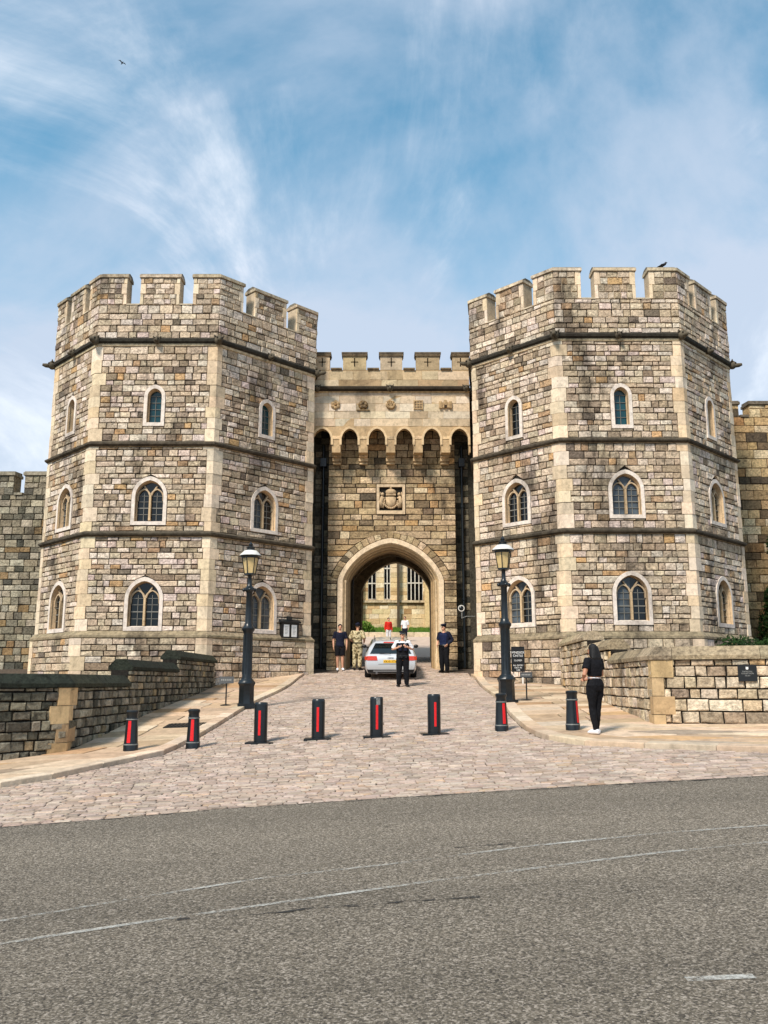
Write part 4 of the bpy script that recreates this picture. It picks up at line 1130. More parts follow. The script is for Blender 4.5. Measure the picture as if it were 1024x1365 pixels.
# carved badges
def badge(px, kind):
    x = PX(px, YP, 9.5); z = PZ(540, YP); y = YP - 0.03; m2 = MB(); cc = C(176, 148, 110); R_ = 0.2
    disc = lambda r, d0, d1, col, n=14, rot=0: m2.shape([(x+r*math.cos(rot+2*math.pi*i/n), y-d0+0.04, z+r*math.sin(rot+2*math.pi*i/n)) for i in range(n)] + [(x+r*0.9*math.cos(rot+2*math.pi*i/n), y-d1, z+r*0.9*math.sin(rot+2*math.pi*i/n)) for i in range(n)], [tuple(range(n, 2*n))] + [(i, (i+1) % n, n+(i+1) % n, n+i) for i in range(n)], col)
    if kind == 'rose':
        for k in range(6):
            a = math.pi/6 + k*math.pi/3; m2.ball((x+0.12*math.cos(a), y, z+0.12*math.sin(a)), (0.085, 0.06, 0.085), 8, 6, cc)
        m2.ball((x, y-0.03, z), (0.06, 0.06, 0.06), 8, 6, C(150, 116, 76))
    elif kind == 'rose2':
        disc(0.2, 0, 0.03, C(160, 124, 72))
        for k in range(5):
            a = math.pi/2 + k*math.pi*0.4; m2.ball((x+0.1*math.cos(a), y-0.03, z+0.1*math.sin(a)), (0.07, 0.05, 0.07), 8, 6, cc)
        m2.box(x-0.26, x+0.26, y-0.02, y+0.04, z-0.24, z-0.2, cc)
    elif kind == 'cup':
        disc(0.2, 0, 0.02, C(150, 118, 72))
        for k in range(9):
            a = math.pi + k*math.pi/8; m2.ball((x+0.15*math.cos(a), y-0.03, z+0.02+0.15*math.sin(a)), 0.055, 7, 5, cc)
        for sg in (-1, 0, 1): m2.tube([(x, y-0.03, z-0.08), (x+sg*0.12, y-0.04, z+0.14)], [0.03, 0.04], 6, cc)
    elif kind == 'grid':
        for k in range(4):
            o_ = -0.165 + k*0.11
            m2.box(x+o_-0.022, x+o_+0.022, y-0.03, y+0.04, z-0.2, z+0.2, cc); m2.box(x-0.19, x+0.19, y-0.02, y+0.04, z+o_-0.02, z+o_+0.02, cc)
    else:
        m2.box(x-0.2, x+0.2, y-0.03, y+0.04, z-0.12, z+0.1, cc)
        for o_ in (-0.2, 0.0, 0.2): m2.box(x+o_-0.055, x+o_+0.055, y-0.06, y+0.04, z-0.15, z+0.19 if o_ == 0 else z+0.14, cc)
        m2.box(x-0.05, x+0.05, y-0.065, y-0.06, z-0.15, z-0.02, C(60, 46, 32))
    m2.build('carved_badge', 'weathered_stone', gate, smooth=False)
for px, k in ((447, 'rose'), (484, 'rose2'), (521, 'cup'), (558, 'grid'), (594.5, 'castle')): badge(px, k)
# coat of arms panel
ax0, ax1, az0, az1 = PX(502, YW, 5), PX(540.5, YW, 5), PZ(685.5, YW), PZ(646, YW)
m2 = MB(); yv = YW - 0.05; fw = 0.11
for (a, b_, c_, d) in ((ax0, ax1, az0, az0+fw*1.3), (ax0, ax1, az1-fw, az1), (ax0, ax0+fw, az0+fw*1.3, az1-fw), (ax1-fw, ax1, az0+fw*1.3, az1-fw)):
    m2.box(a, b_, yv-0.02, YW+0.06, c_, d, jit(C(206, 182, 150), 0.04))
m2.face([(ax0, YW+0.05, az0), (ax1, YW+0.05, az0), (ax1, YW+0.05, az1), (ax0, YW+0.05, az1)], C(92, 76, 60))
arms = m2.build('arms_panel', 'dressed_stone', gate)
cxx, czz = (ax0+ax1)/2, (az0+az1)/2; cc = C(190, 164, 130)
m2 = MB(); m2.tube([(cxx-0.02, YW, czz-0.36), (cxx, YW-0.0, czz-0.2), (cxx, YW, czz+0.1)], [(0.07, 0.05), (0.2, 0.07), (0.22, 0.07)], 12, cc)
for a in range(14):
    t0 = math.pi*(0.9 + 1.2*a/14); m2.ball((cxx+0.27*math.cos(t0), YW-0.03, czz-0.1+0.27*math.sin(t0)), 0.045, 6, 5, cc)
m2.build('shield', 'dressed_stone', arms, smooth=True)
m2 = MB(); m2.ball((cxx, YW-0.03, czz+0.30), (0.22, 0.1, 0.13), 12, 8, cc); m2.box(cxx-0.2, cxx+0.2, YW-0.09, YW+0.05, czz+0.15, czz+0.22, cc); m2.ball((cxx, YW-0.04, czz+0.46), 0.05, 8, 6, cc)
m2.build('crown', 'dressed_stone', arms, smooth='auto')
for sg in (-1, 1):
    m2 = MB(); bx_ = cxx + sg*0.38
    m2.tube([(bx_-sg*0.02, YW-0.01, czz-0.34), (bx_+sg*0.02, YW-0.03, czz-0.1), (bx_-sg*0.03, YW-0.03, czz+0.12)], [0.07, 0.09, 0.06], 8, cc)
    m2.ball((bx_-sg*0.04, YW-0.05, czz+0.2), (0.075, 0.07, 0.08), 8, 6, cc); m2.tube([(bx_, YW-0.05, czz+0.02), (bx_-sg*0.13, YW-0.05, czz+0.06)], [0.045, 0.03], 6, cc)
    m2.tube([(bx_, YW-0.04, czz-0.14), (bx_-sg*0.1, YW-0.05, czz-0.22), (bx_-sg*0.06, YW-0.05, czz-0.36)], [0.05, 0.045, 0.03], 6, cc)
    m2.tube([(bx_+sg*0.04, YW-0.03, czz-0.2), (bx_+sg*0.1, YW-0.03, czz+0.05), (bx_+sg*0.05, YW-0.03, czz+0.3)], [0.03, 0.025, 0.02], 6, cc)
    m2.build('supporter', 'dressed_stone', arms, smooth=True)
# downpipes in the side recesses
for x in ((GXL + wx0)/2 + 0.05, (GXR + wx1)/2 + 0.02):
    m2 = MB(); m2.tube([(x, YW+0.34, zc(35)), (x, YW+0.34, 4.0), (x, YW+0.34, z_sp)], 0.055, 10)
    for z in (1.2, 3.2, 5.2, 7.0): m2.lathe([(0.055, z), (0.08, z+0.02), (0.08, z+0.1), (0.055, z+0.12)], 10, (x, YW+0.34))
    m2.box(x-0.12, x+0.12, YW+0.2, YW+0.48, z_sp-0.9, z_sp-0.55)
    m2.build('downpipe', 'black_iron', gate, smooth='auto')

# ================================================================== CURTAIN WALLS
def curtain(name, label, a, b, ztop, merl, zsill, pal, rowh, w0, w1, mat='rubble_stone', band=None, cap=C(150, 142, 124)):
    fr = Frame(a, b); z0 = min(gz(*a), gz(*b)) - 0.8
    root = wthing(name, label, 'wall', ((a[0]+b[0])/2, (a[1]+b[1])/2, z0 + 0.4))
    core = MB(); wall_core(core, fr, z0, zsill, [], -0.03, MORTAR)
    o_, i_ = [fr.p(0, 0, -0.031)[:2], fr.p(fr.len, 0, -0.031)[:2]], [fr.p(0, 0, -0.9)[:2], fr.p(fr.len, 0, -0.9)[:2]]
    core.prism(o_, i_, z0, zsill-0.01, C(120, 112, 96)); core.build('wall', 'mossy_stone', root)
    rows = mkrows(z0, zsill, rowh)
    st = masonry(fr, 0, fr.len, rows, pal, w0, w1)
    for u0, u1 in merl:
        st += masonry(fr, u0, u1, mkrows(zsill, ztop-0.16, rowh), pal, w0*0.8, w1*0.8)
        mb = MB(); mb.prism([fr.p(u0, 0, -0.03)[:2], fr.p(u1, 0, -0.03)[:2]], [fr.p(u0, 0, -0.7)[:2], fr.p(u1, 0, -0.7)[:2]], zsill-0.005, ztop-0.15, jit(pal[0][1], 0.1))
        me_ = mb.build('merlon', mat, root)
        mb = MB(); mb.prism([fr.p(u0-0.05, 0, 0.07)[:2], fr.p(u1+0.05, 0, 0.07)[:2]], [fr.p(u0-0.05, 0, -0.76)[:2], fr.p(u1+0.05, 0, -0.76)[:2]], ztop-0.15, ztop-0.03, cap)
        mb.prism([fr.p(u0-0.02, 0, 0.02)[:2], fr.p(u1+0.02, 0, 0.02)[:2]], [fr.p(u0-0.02, 0, -0.7)[:2], fr.p(u1+0.02, 0, -0.7)[:2]], ztop-0.029, ztop+0.02, cap, (0.0, 0.06)); mb.build('coping_stone', 'weathered_stone', me_)
    ms = sorted(merl)
    for (p0, p1), (q0, q1) in zip(ms, ms[1:]):
        mb = MB(); mb.prism([fr.p(p1+0.05, 0, 0.06)[:2], fr.p(q0-0.05, 0, 0.06)[:2]], [fr.p(p1+0.05, 0, -0.7)[:2], fr.p(q0-0.05, 0, -0.7)[:2]], zsill+0.002, zsill+0.10, cap, (0, 0.1)); mb.build('sill_stone', 'weathered_stone', root)
    emit(st, root, mat, 300)
    return root, fr
RND.seed(41)
YL = 34.6
xa, xb = P(-130, 700, YL)[0], octL[1][0] + 0.3
u_of = lambda px: P(px, 640, YL)[0] - xa
zL = PZ(629, YL)
curtain('curtain_wall', 'grey crenellated rampart wall running away from the tower with the notice case', (xa, YL), (xb, YL), zL, [(u_of(-95), u_of(-55)), (u_of(-32), u_of(19)), (u_of(33), u_of(33) + 1.15)], PZ(660, YL), PAL_CURT, 0.27, 0.26, 0.5)
YR = 36.5
xa2, xb2 = octR[4][0] - 0.4, P(1180, 700, YR)[0]
u2 = lambda px: P(px, 560, YR)[0] - xa2
curtain('curtain_wall', 'golden and brown chequered rampart wall beyond the tower by the hedge', (xa2, YR), (xb2, YR), PZ(535, YR), [(0.02, u2(986)), (u2(1000), u2(1062)), (u2(1080), u2(1140))], PZ(556, YR), PAL_RCURT, 0.36, 0.4, 0.95, cap=C(110, 100, 86))
# slim chimney stack standing behind the left tower
m2 = MB(); YC = 37.0; cx0 = PX(65.5, YC, 8); 
m2.box(cx0-0.05, cx0+0.55, YC, YC+0.6, 2.0, PZ(577, YC), C(134, 126, 112)); m2.box(cx0-0.1, cx0+0.6, YC-0.05, YC+0.65, PZ(577, YC), PZ(572, YC), C(120, 112, 98))
for k in range(5): m2.box(cx0-0.07, cx0+0.57, YC-0.02, YC+0.62, 8.0 + k*0.85, 8.06 + k*0.85, C(110, 104, 90))
tag(m2.build('chimney_stack', 'weathered_stone'), 'slim grey stone stack rising behind the grey rampart wall', 'chimney')

# ================================================================== LOW WALLS
def low_wall(label, path, steps, pal, mat, cop, rowh, w0, w1, quoin_at):
    """path: plan points; steps: list of (u0, u1, z of coping underside) along the whole path"""
    root = wthing('low_wall', label, 'wall', (path[1][0], path[1][1], gz(*path[1])))
    TH = 0.42; frs = [Frame(a, b) for a, b in zip(path, path[1:])]; core = MB(); st = []
    def inset(k, d):
        if k == 0: return frs[0].p(0, 0, d)[:2]
        if k == len(path)-1: return frs[-1].p(frs[-1].len, 0, d)[:2]
        n1, n2 = frs[k-1].n, frs[k].n; m_ = (n1+n2).normalized(); q = Vector(path[k]) + m_*(d/m_.dot(n1)); return (q.x, q.y)
    acc = 0.0; spans = []
    for k, fr in enumerate(frs): spans.append((acc, acc+fr.len)); acc += fr.len
    def at(u, d):
        for k, (a, b) in enumerate(spans):
            if u <= b + 1e-6:
                if abs(u-a) < 1e-6: return inset(k, d)
                if abs(u-b) < 1e-6: return inset(k+1, d)
                return frs[k].p(u-a, 0, d)[:2]
        return inset(len(path)-1, d)
    zmin = min(gz(*p) for p in path) - 0.5
    rows = mkrows(zmin, 2.5, rowh, 0.14)
    for (s0, s1, zt_) in steps:
        cuts = sorted({s0, s1} | {a for a, b in spans if s0 < a < s1})
        core.prism([at(u, -0.03) for u in cuts], [at(u, -TH) for u in cuts], zmin, zt_, MORTAR)
        for a, b in zip(cuts, cuts[1:]):
            k = [i for i, sp in enumerate(spans) if sp[0] - 1e-6 <= a and b <= sp[1] + 1e-6][0]; fr = frs[k]; base = spans[k][0]
            rr = [(za, min(zb, zt_)) for za, zb in rows if za < zt_ - 0.05]
            s_ = masonry(fr, a-base+0.002, b-base-0.002, rr, pal, w0, w1, None, None, 0.0, None, 1.9)
            for q in s_:
                x, y, _ = fr.p((q[1]+q[2])/2, 0, 0.1)
                if q[4] > gz(x, y) - 0.02: st.append(q)
        # coping stones
        u = s0
        while u < s1 - 0.01:
            v = min(u + RND.uniform(1.1, 1.7), s1)
            if s1 - v < 0.5: v = s1
            cu = sorted({u+0.004, v-0.004} | {a for a, b in spans if u+0.01 < a < v-0.01})
            mb = MB(); cc = pick(cop)
            sec = [(0.07, 0.0), (0.075, 0.075), (-0.09, 0.25), (-TH+0.09, 0.25), (-TH-0.075, 0.075), (-TH-0.07, 0.0)]
            for (d0, h0), (d1, h1) in zip(sec, sec[1:] + sec[:1]):
                for a, b in zip(cu, cu[1:]):
                    mb.face([(*at(a, d0), zt_+h0), (*at(b, d0), zt_+h0), (*at(b, d1), zt_+h1), (*at(a, d1), zt_+h1)], jit(cc, 0.06))
            for e_, rev in ((cu[0], True), (cu[-1], False)):
                pts = [(*at(e_, d), zt_+h) for d, h in sec]; mb.face(pts[::-1] if rev else pts, cc)
            mb.build('coping_stone', mat, root); u = v
    core.build('wall', 'mossy_stone', root)
    # big quoins at the bend
    k = quoin_at; fa, fb = frs[k-1], frs[k]; z = gz(*path[k]) - 0.1; ztop_ = [t for a, b, t in steps if a <= spans[k][0] <= b][0]; kk = 0
    while z < ztop_ - 0.08:
        h = (ztop_ - gz(*path[k]) + 0.1) / 4; la, lb = ((0.20, 0.36) if kk % 2 else (0.34, 0.18))
        ao = inset(k, 0.045); ai = inset(k, -0.06)
        mb = MB(); mb.prism([fa.p(fa.len-la, 0, 0.045)[:2], ao, fb.p(lb, 0, 0.045)[:2]], [fa.p(fa.len-la, 0, -0.06)[:2], ai, fb.p(lb, 0, -0.06)[:2]], z+0.006, z+h-0.006, pick([(2, C(196, 168, 126)), (1, C(178, 150, 112))]))
        mb.build('quoin', 'dressed_stone', root, center=True); z += h; kk += 1
    emit(st, root, mat, 300, g=0.013)
    return root, frs
RND.seed(51)
pa = [(-9.6, 12.75), (-6.9, 15.4), (-5.9, 16.4), (-5.66, 29.25)]
l0 = math.dist(pa[0], pa[1]); l1 = l0 + math.dist(pa[1], pa[2])
uy = lambda y: l1 + (y - 16.4) * math.dist(pa[2], pa[3]) / (pa[3][1] - 16.4)
low_wall('mossy dark low wall stepping down beside the pavement, with blackened copings', pa,
         [(0.0, l0 + 0.12, -0.34), (l0 + 0.12, uy(20.0), -0.10), (uy(20.0), uy(24.3), 0.27), (uy(24.3), uy(29.25), 0.62)],
         PAL_LWALL, 'mossy_stone', [(2, C(46, 50, 42)), (1, C(60, 62, 50))], 0.165, 0.15, 0.34, 2)
pb = [(5.72, 28.2), (5.15, 16.7), (12.2, 14.3)]
k0 = math.dist(pb[0], pb[1]); vy = lambda y: (28.2 - y) * k0 / (28.2 - 16.7)
rw, rwf = low_wall('pale buff low wall with a small black plaque on its end stretch', pb,
         [(0.0, vy(23.6), 1.12), (vy(23.6), vy(20.6), 0.76), (vy(20.6), k0 + 7.4, 0.42)],
         PAL_RWALL, 'rubble_stone', [(2, C(176, 158, 130)), (1, C(160, 144, 118))], 0.20, 0.18, 0.40, 1)
# ================================================================== COURTYARD BEYOND THE ARCH
RND.seed(61)
sheet('courtyard_road', lerp_list(-25, 25, 30), lambda x: lerp_list(40.9, 57.6, 24), 0.0, 'courtyard_paving', 'pinkish paved road inside the courtyard')
sheet('lawn', lerp_list(-25, 25, 30), lambda x: lerp_list(57.9, 66, 16), 0.03, 'grass_ground', 'sloping lawn below the courtyard building')
mb = MB()
for k in range(9000):
    x, y = RND.uniform(-6, 8), RND.uniform(58.1, 63.8); z = gz(x, y) + 0.03; a = RND.uniform(0, 6.28); h = RND.uniform(0.05, 0.16)
    c_, s_ = math.cos(a)*0.02, math.sin(a)*0.02
    mb.face([(x-c_, y-s_, z), (x+c_, y+s_, z), (x+RND.uniform(-.04, .04), y+RND.uniform(-.04, .04), z+h)])
tag(mb.build('grass', 'leaf_bright'), 'short grass blades on the courtyard lawn', 'grass', None, 'stuff')
mb = MB(); xs = lerp_list(-10, 12, 22)
kb = tag(MB().build('courtyard_kerb', 'paving_stone'), 'low stone kerb edging the courtyard lawn', None, None, 'structure')
for a, b_ in zip(xs, xs[1:]):
    m2 = MB(); block(m2, [(a+0.01, 57.55), (b_-0.01, 57.55), (b_-0.01, 57.95), (a+0.01, 57.95)], lambda x, y: gz(x, 57.75) + 0.28, -0.4, jit(C(206, 186, 156), 0.08), 0.03); m2.build('kerb_stone', 'paving_stone', kb, center=True)
YH = 64.0
hall = wthing('courtyard_hall', 'golden stone hall with tall mullioned windows seen through the arch', 'building', (1.0, YH + 2, gz(1, YH)))
hf = Frame((-9.0, YH), (12.0, YH)); hx = lambda px: PX(px, YH, 6) + 9.0
hz = lambda py: PZ(py, YH)
wins = [(490.5, 501.5, 740, 799, 2), (512, 520.5, 740, 799, 2), (543, 564, 735, 801, 4)]
hol = [(hx(a), hx(b_), hz(d), hz(c_)) for a, b_, c_, d, k in wins]
for i in range(3): hol.append((hx(430 + i*20), hx(441 + i*20), hz(799), hz(740)))
for i in range(4): hol.append((hx(600 + i*26), hx(618 + i*26), hz(801), hz(738)))
z0h = gz(0, YH) - 1.0; z1h = z0h + 13
core = MB(); wall_core(core, hf, z0h, z1h, hol, -0.02, C(146, 122, 88)); core.prism([(-9, YH+0.4), (12, YH+0.4)], [(-9, YH+5), (12, YH+5)], z0h, z1h, C(150, 120, 78)); core.build('wall', 'dressed_stone', hall)
PAL_H = [(3, C(217, 193, 149)), (2, C(201, 171, 125)), (2, C(228, 208, 172)), (0.8, C(182, 146, 101))]
def h_ex(za, zb): return [(h[0], h[1]) for h in hol if zb > h[2]+0.02 and za < h[3]-0.02]
st = masonry(hf, 0, hf.len, mkrows(z0h, z1h, 0.33), PAL_H, 0.5, 1.0, h_ex, None, 0, None, 0.4)
m2 = MB()
for q in st: stone(m2, q, 0.006)
tag(m2.build('stonework', 'dressed_stone', hall), None, None, None, 'stuff')
for i, h in enumerate(hol):
    m2 = MB(); m2.face([hf.p(h[0]-0.02, h[2]-0.02, -0.25), hf.p(h[1]+0.02, h[2]-0.02, -0.25), hf.p(h[1]+0.02, h[3]+0.02, -0.25), hf.p(h[0]-0.02, h[3]+0.02, -0.25)]); pn = m2.build('window', 'window_glass', hall)
    nl = 4 if (h[1]-h[0]) > 0.9 else 2; m2 = MB(); mc = C(214, 206, 190)
    for k in range(nl + 1):
        u = h[0] + (h[1]-h[0])*k/nl; strip_bar(m2, hf, u, [(0, h[2]), (0, h[3])], 0.035, -0.26, -0.05, mc)
    for t in (0.0, 0.36, 0.70): strip_bar(m2, hf, (h[0]+h[1])/2, [(-(h[1]-h[0])/2, h[2]+(h[3]-h[2])*t), ((h[1]-h[0])/2, h[2]+(h[3]-h[2])*t)], 0.04, -0.26, -0.04, mc)
    m2.build('mullion', 'dressed_stone', pn)
m2 = MB(); m2.prism([hf.p(0, 0, 0.18)[:2], hf.p(hf.len, 0, 0.18)[:2]], [hf.p(0, 0, -0.01)[:2], hf.p(hf.len, 0, -0.01)[:2]], hz(803.5), hz(800.5), C(196, 176, 144)); m2.build('string_course', 'weathered_stone', hall)
for px in (531, 571, 478): 
    x = PX(px, YH, 5); m2 = MB(); m2.box(x-0.28 if px != 531 else x-0.09, x+0.28 if px != 531 else x+0.09, YH-0.45, YH-0.01, z0h, z1h-2, C(216, 186, 136) if px != 531 else C(84, 72, 56)); m2.build('buttress' if px != 531 else 'downpipe', 'dressed_stone', hall)
# leafy bits -----------------------------------------------------------
def leaves(mb, centre, rad, n, size, rr=None):
    rr = rr or RND
    for _ in range(n):
        while True:
            p = Vector((rr.uniform(-1, 1), rr.uniform(-1, 1), rr.uniform(-1, 1)))
            if 0.35 < p.length < 1: break
        q = Vector((centre[0]+p.x*rad[0], centre[1]+p.y*rad[1], centre[2]+p.z*rad[2]))
        a = Vector((rr.gauss(0, 1), rr.gauss(0, 1), rr.gauss(0, 1))).normalized(); b = a.orthogonal().normalized(); s = size*rr.uniform(0.6, 1.3)
        mb.face([q - a*s, q + b*s*0.45, q + a*s, q - b*s*0.45])
def shrub(name, label, cat, base, blobs, n, size, mat, stem=True):
    root = thing(name, label, cat, base)
    m2 = MB()
    for (c_, r_) in blobs: leaves(m2, c_, r_, n, size)
    m2.build('foliage', mat, root)
    m2 = MB()
    for (c_, r_) in blobs: m2.tube([(c_[0]*0.4, c_[1]*0.4, -0.1), (c_[0]*0.8, c_[1]*0.8, c_[2]*0.5), c_], [0.035, 0.025, 0.01], 6)
    m2.build('stem', 'bark', root)
    return root
bp_ = PX(487, 59.5, 4)
shrub('shrub', 'bright green bushy shrub on the courtyard lawn', 'shrub', (bp_, 59.3, gz(bp_, 59.3)), [((0, 0, 0.45), (0.5, 0.45, 0.5)), ((0.35, 0.1, 0.3), (0.35, 0.4, 0.35)), ((-0.5, 0, 0.5), (0.45, 0.4, 0.45))], 420, 0.09, 'leaf_bright')
hxs = 7.0
hd = thing('hedge', 'dark clipped hedge growing behind the pale low wall', 'hedge', (9.6, 19.8, gz(9.6, 19.8)))
m2 = MB()
for k in range(26):
    x = -1.75 + k*0.22; leaves(m2, (x, RND.uniform(-.3, .3), 1.08 + RND.uniform(-.08, .06)), (0.42, 0.6, 0.45), 420, 0.06)
    leaves(m2, (x, -0.3, 0.6), (0.4, 0.5, 0.6), 160, 0.06)
m2.build('foliage', 'leaf_green', hd)
m2 = MB()
for k in range(9): m2.tube([(-1.6+k*0.6, 0, -0.2), (-1.6+k*0.6+RND.uniform(-.1, .1), 0.1, 1.1)], [0.04, 0.015], 6)
m2.build('stem', 'bark', hd)
cxp = PX(1018, 35.9, 5)  # bush added to fill the dark, shadowed foot of the wall
cp = thing('fill_bush', 'tall dark evergreen bush added to fill the dark foot of the golden rampart wall', 'bush', (cxp + 0.6, 35.5, gz(cxp, 35.5)))
m2 = MB()
for c_, r_ in (((0, 0, 1.6), (0.8, 0.5, 1.5)), ((0.2, 0, 3.4), (0.7, 0.5, 1.2)), ((0.0, 0.1, 5.0), (0.55, 0.4, 0.8)), ((-0.4, 0, 2.6), (0.5, 0.4, 0.8)), ((-0.7, 0, 1.4), (0.5, 0.5, 1.2))): leaves(m2, c_, r_, 1500, 0.09)
m2.build('foliage', 'leaf_green', cp)
m2 = MB(); m2.tube([(0, 0, -0.2), (0.05, 0, 2.5), (0.1, 0, 4.8)], [0.12, 0.08, 0.02], 8); m2.build('trunk', 'bark', cp)

# ================================================================== STREET FURNITURE
def arc_strip(mb, r0, r1, z0, z1, az, half, d=0.004, n=6):
    for i in range(n):
        a0 = az - half + 2*half*i/n; a1 = az - half + 2*half*(i+1)/n
        mb.face([((r0+d)*math.cos(a0), (r0+d)*math.sin(a0), z0), ((r0+d)*math.cos(a1), (r0+d)*math.sin(a1), z0), ((r1+d)*math.cos(a1), (r1+d)*math.sin(a1), z1), ((r1+d)*math.cos(a0), (r1+d)*math.sin(a0), z1)])
def rising_bollard(pos, label, rz):
    b = thing('bollard', label, 'bollard', pos, rz, 'black and red bollards across the drive')
    m2 = MB(); m2.lathe([(0.128, -0.12), (0.128, 0.70), (0.124, 0.735), (0.112, 0.752)], 24); m2.build('post', 'black_iron', b, smooth='auto')
    m2 = MB(); arc_strip(m2, 0.128, 0.128, 0.14, 0.60, -math.pi/2, 0.17); m2.build('reflector_strip', 'red_reflector', b)
    m2 = MB(); m2.box(-0.26, 0.26, -0.20, 0.20, -0.06, 0.012); m2.build('base_plate', 'black_iron', b); return b
def cast_bollard(pos, label, rz, az):
    b = thing('bollard', label, 'bollard', pos, rz, 'black and red bollards across the drive'); b.scale = (0.95, 0.95, 0.95)
    m2 = MB(); m2.lathe([(0.140, -0.12), (0.140, 0.10), (0.134, 0.115), (0.130, 0.13), (0.108, 0.56), (0.116, 0.57), (0.116, 0.59), (0.104, 0.60), (0.102, 0.67), (0.116, 0.69), (0.118, 0.725), (0.10, 0.745), (0.02, 0.755)], 20); m2.build('post', 'black_iron', b, smooth='auto')
    m2 = MB()
    for z, r in ((0.105, 0.142), (0.575, 0.119)): m2.lathe([(r-0.01, z-0.012), (r, z-0.008), (r, z+0.008), (r-0.01, z+0.012)], 20)
    m2.build('band', 'worn_band', b, smooth='auto')
    m2 = MB(); arc_strip(m2, 0.130, 0.109, 0.14, 0.55, az, 0.26); m2.build('reflector_strip', 'red_reflector', b); return b
YBOL = 16.5
def bpos(px, py, dz=0.0):
    x, y = G(px, py, dz); return (x, y, gz(x, y) + dz)
rising = [(347, 990, ''), (424, 985, 'straight black bollard with a red strip, near the middle of the cobbled drive'), (502, 982, 'straight black bollard with a scuffed pale top standing mid drive'), (579, 978, 'straight black bollard with a red strip, closest to the tapered one by the board')]
rising[0] = (347, 990, 'straight black bollard next to the tapered bollard on the mossy wall side')
rising[1] = (424, 985, 'second straight black bollard in the row, counted from the mossy wall')
for i, (px, py, lb) in enumerate(rising): 
    b = rising_bollard(bpos(px, py), lb, (-0.06, 0.0, 0.08, 0.14)[i])
    if i == 2:
        m2 = MB(); arc_strip(m2, 0.1285, 0.1285, 0.60, 0.74, -math.pi/2+0.2, 0.30); m2.build('scuffed_paint', 'worn_band', b)
cast_bollard(bpos(174, 1000, PAVZ), 'tapered black bollard with a red strip on the flagstones by the mossy wall', 0, -math.pi/2 - 0.1)
cast_bollard(bpos(257, 997, 0.0), 'tapered black bollard with a red strip at the kerb below the drain cover', 0, -math.pi/2)
cast_bollard(bpos(669, 974, 0.0), 'tapered black bollard with a red strip in front of a lamp post', 0, -math.pi/2 + 0.35)
cast_bollard(bpos(764, 973, PAVZ), 'tapered black bollard with a red strip beside the woman in black', 0, -math.pi/2 + 0.75)

def lamp_post(px, py, top_py, label):
    x, y = G(px, py, PAVZ); z = gz(x, y) + PAVZ - 0.01
    H = (py - top_py) / FPX * (y*cP) / 4.2
    lp = thing('lamp_post', label, 'lamp post', (x, y, z), 0.2, 'black lamp posts on the pavements')
    lp.scale = (H, H, H)
    m2 = MB(); m2.box(-0.22, 0.22, -0.22, 0.22, -0.05, 0.07); m2.lathe([(0.215, 0.07), (0.205, 0.11), (0.20, 0.50), (0.22, 0.54), (0.235, 0.57), (0.22, 0.61), (0.155, 0.68)], 8, rot=math.pi/8); m2.build('base', 'black_iron', lp, smooth='auto')
    m2 = MB(); m2.lathe([(0.145, 0.66), (0.125, 0.72), (0.115, 1.82), (0.135, 1.88), (0.165, 1.92), (0.165, 1.97), (0.12, 2.02), (0.09, 2.10), (0.078, 2.88), (0.10, 2.92), (0.135, 2.95), (0.135, 3.0), (0.09, 3.04), (0.06, 3.1), (0.05, 3.30), (0.07, 3.34)], 16)
    for k in range(10):
        a = 2*math.pi*k/10; m2.tube([(0.118*math.cos(a), 0.118*math.sin(a), 0.8), (0.110*math.cos(a), 0.110*math.sin(a), 1.8)], 0.012, 5)
    m2.build('column', 'black_iron', lp, smooth='auto')
    m2 = MB(); m2.tube([(-0.34, 0, 2.9), (0.34, 0, 2.9)], 0.022, 8); m2.ball((-0.35, 0, 2.9), 0.04, 8, 6); m2.ball((0.35, 0, 2.9), 0.04, 8, 6); 
    m2 = MB()
    for sg in (-1, 1): m2.ball((sg*0.14, 0, 2.96), 0.05, 8, 6); m2.ball((0, sg*0.14, 2.96), 0.05, 8, 6)
    m2.build('collar_knob', 'black_iron', lp, smooth=True)
    n = 6; ln = MB()
    ln.lathe([(0.10, 3.33), (0.15, 3.35), (0.15, 3.39), (0.12, 3.40)], n)
    for k in range(n):
        a = 2*math.pi*k/n; ln.tube([(0.145*math.cos(a), 0.145*math.sin(a), 3.38), (0.215*math.cos(a), 0.215*math.sin(a), 3.81)], 0.012, 5)
    ln.lathe([(0.20, 3.79), (0.235, 3.80), (0.235, 3.83), (0.2, 3.835)], n)
    lt = ln.build('lantern', 'black_iron', lp, smooth='auto')
    for k in range(n):
        a0, a1 = 2*math.pi*k/n, 2*math.pi*(k+1)/n; g = MB()
        g.face([(0.138*math.cos(a0), 0.138*math.sin(a0), 3.395), (0.138*math.cos(a1), 0.138*math.sin(a1), 3.395), (0.205*math.cos(a1), 0.205*math.sin(a1), 3.80), (0.205*math.cos(a0), 0.205*math.sin(a0), 3.80)]); g.build('pane', 'lamp_glass', lt)
    m2 = MB(); m2.lathe([(0.24, 3.835), (0.29, 3.85), (0.28, 3.88), (0.17, 3.99), (0.13, 4.0)], 12); m2.build('lantern_roof', 'pale_paint', lp, smooth='auto')
    m2 = MB(); m2.lathe([(0.27, 3.83), (0.295, 3.84), (0.295, 3.86), (0.27, 3.865)], 12); m2.lathe([(0.14, 3.99), (0.10, 4.04), (0.12, 4.08), (0.05, 4.12), (0.06, 4.16), (0.02, 4.22), (0.005, 4.24)], 12); m2.build('finial', 'black_iron', lp, smooth='auto')
lamp_post(328, 941, 722, 'black lamp post on the pavement by the mossy dark low wall')
lamp_post(676, 936, 714, 'black lamp post next to the white lettered board')

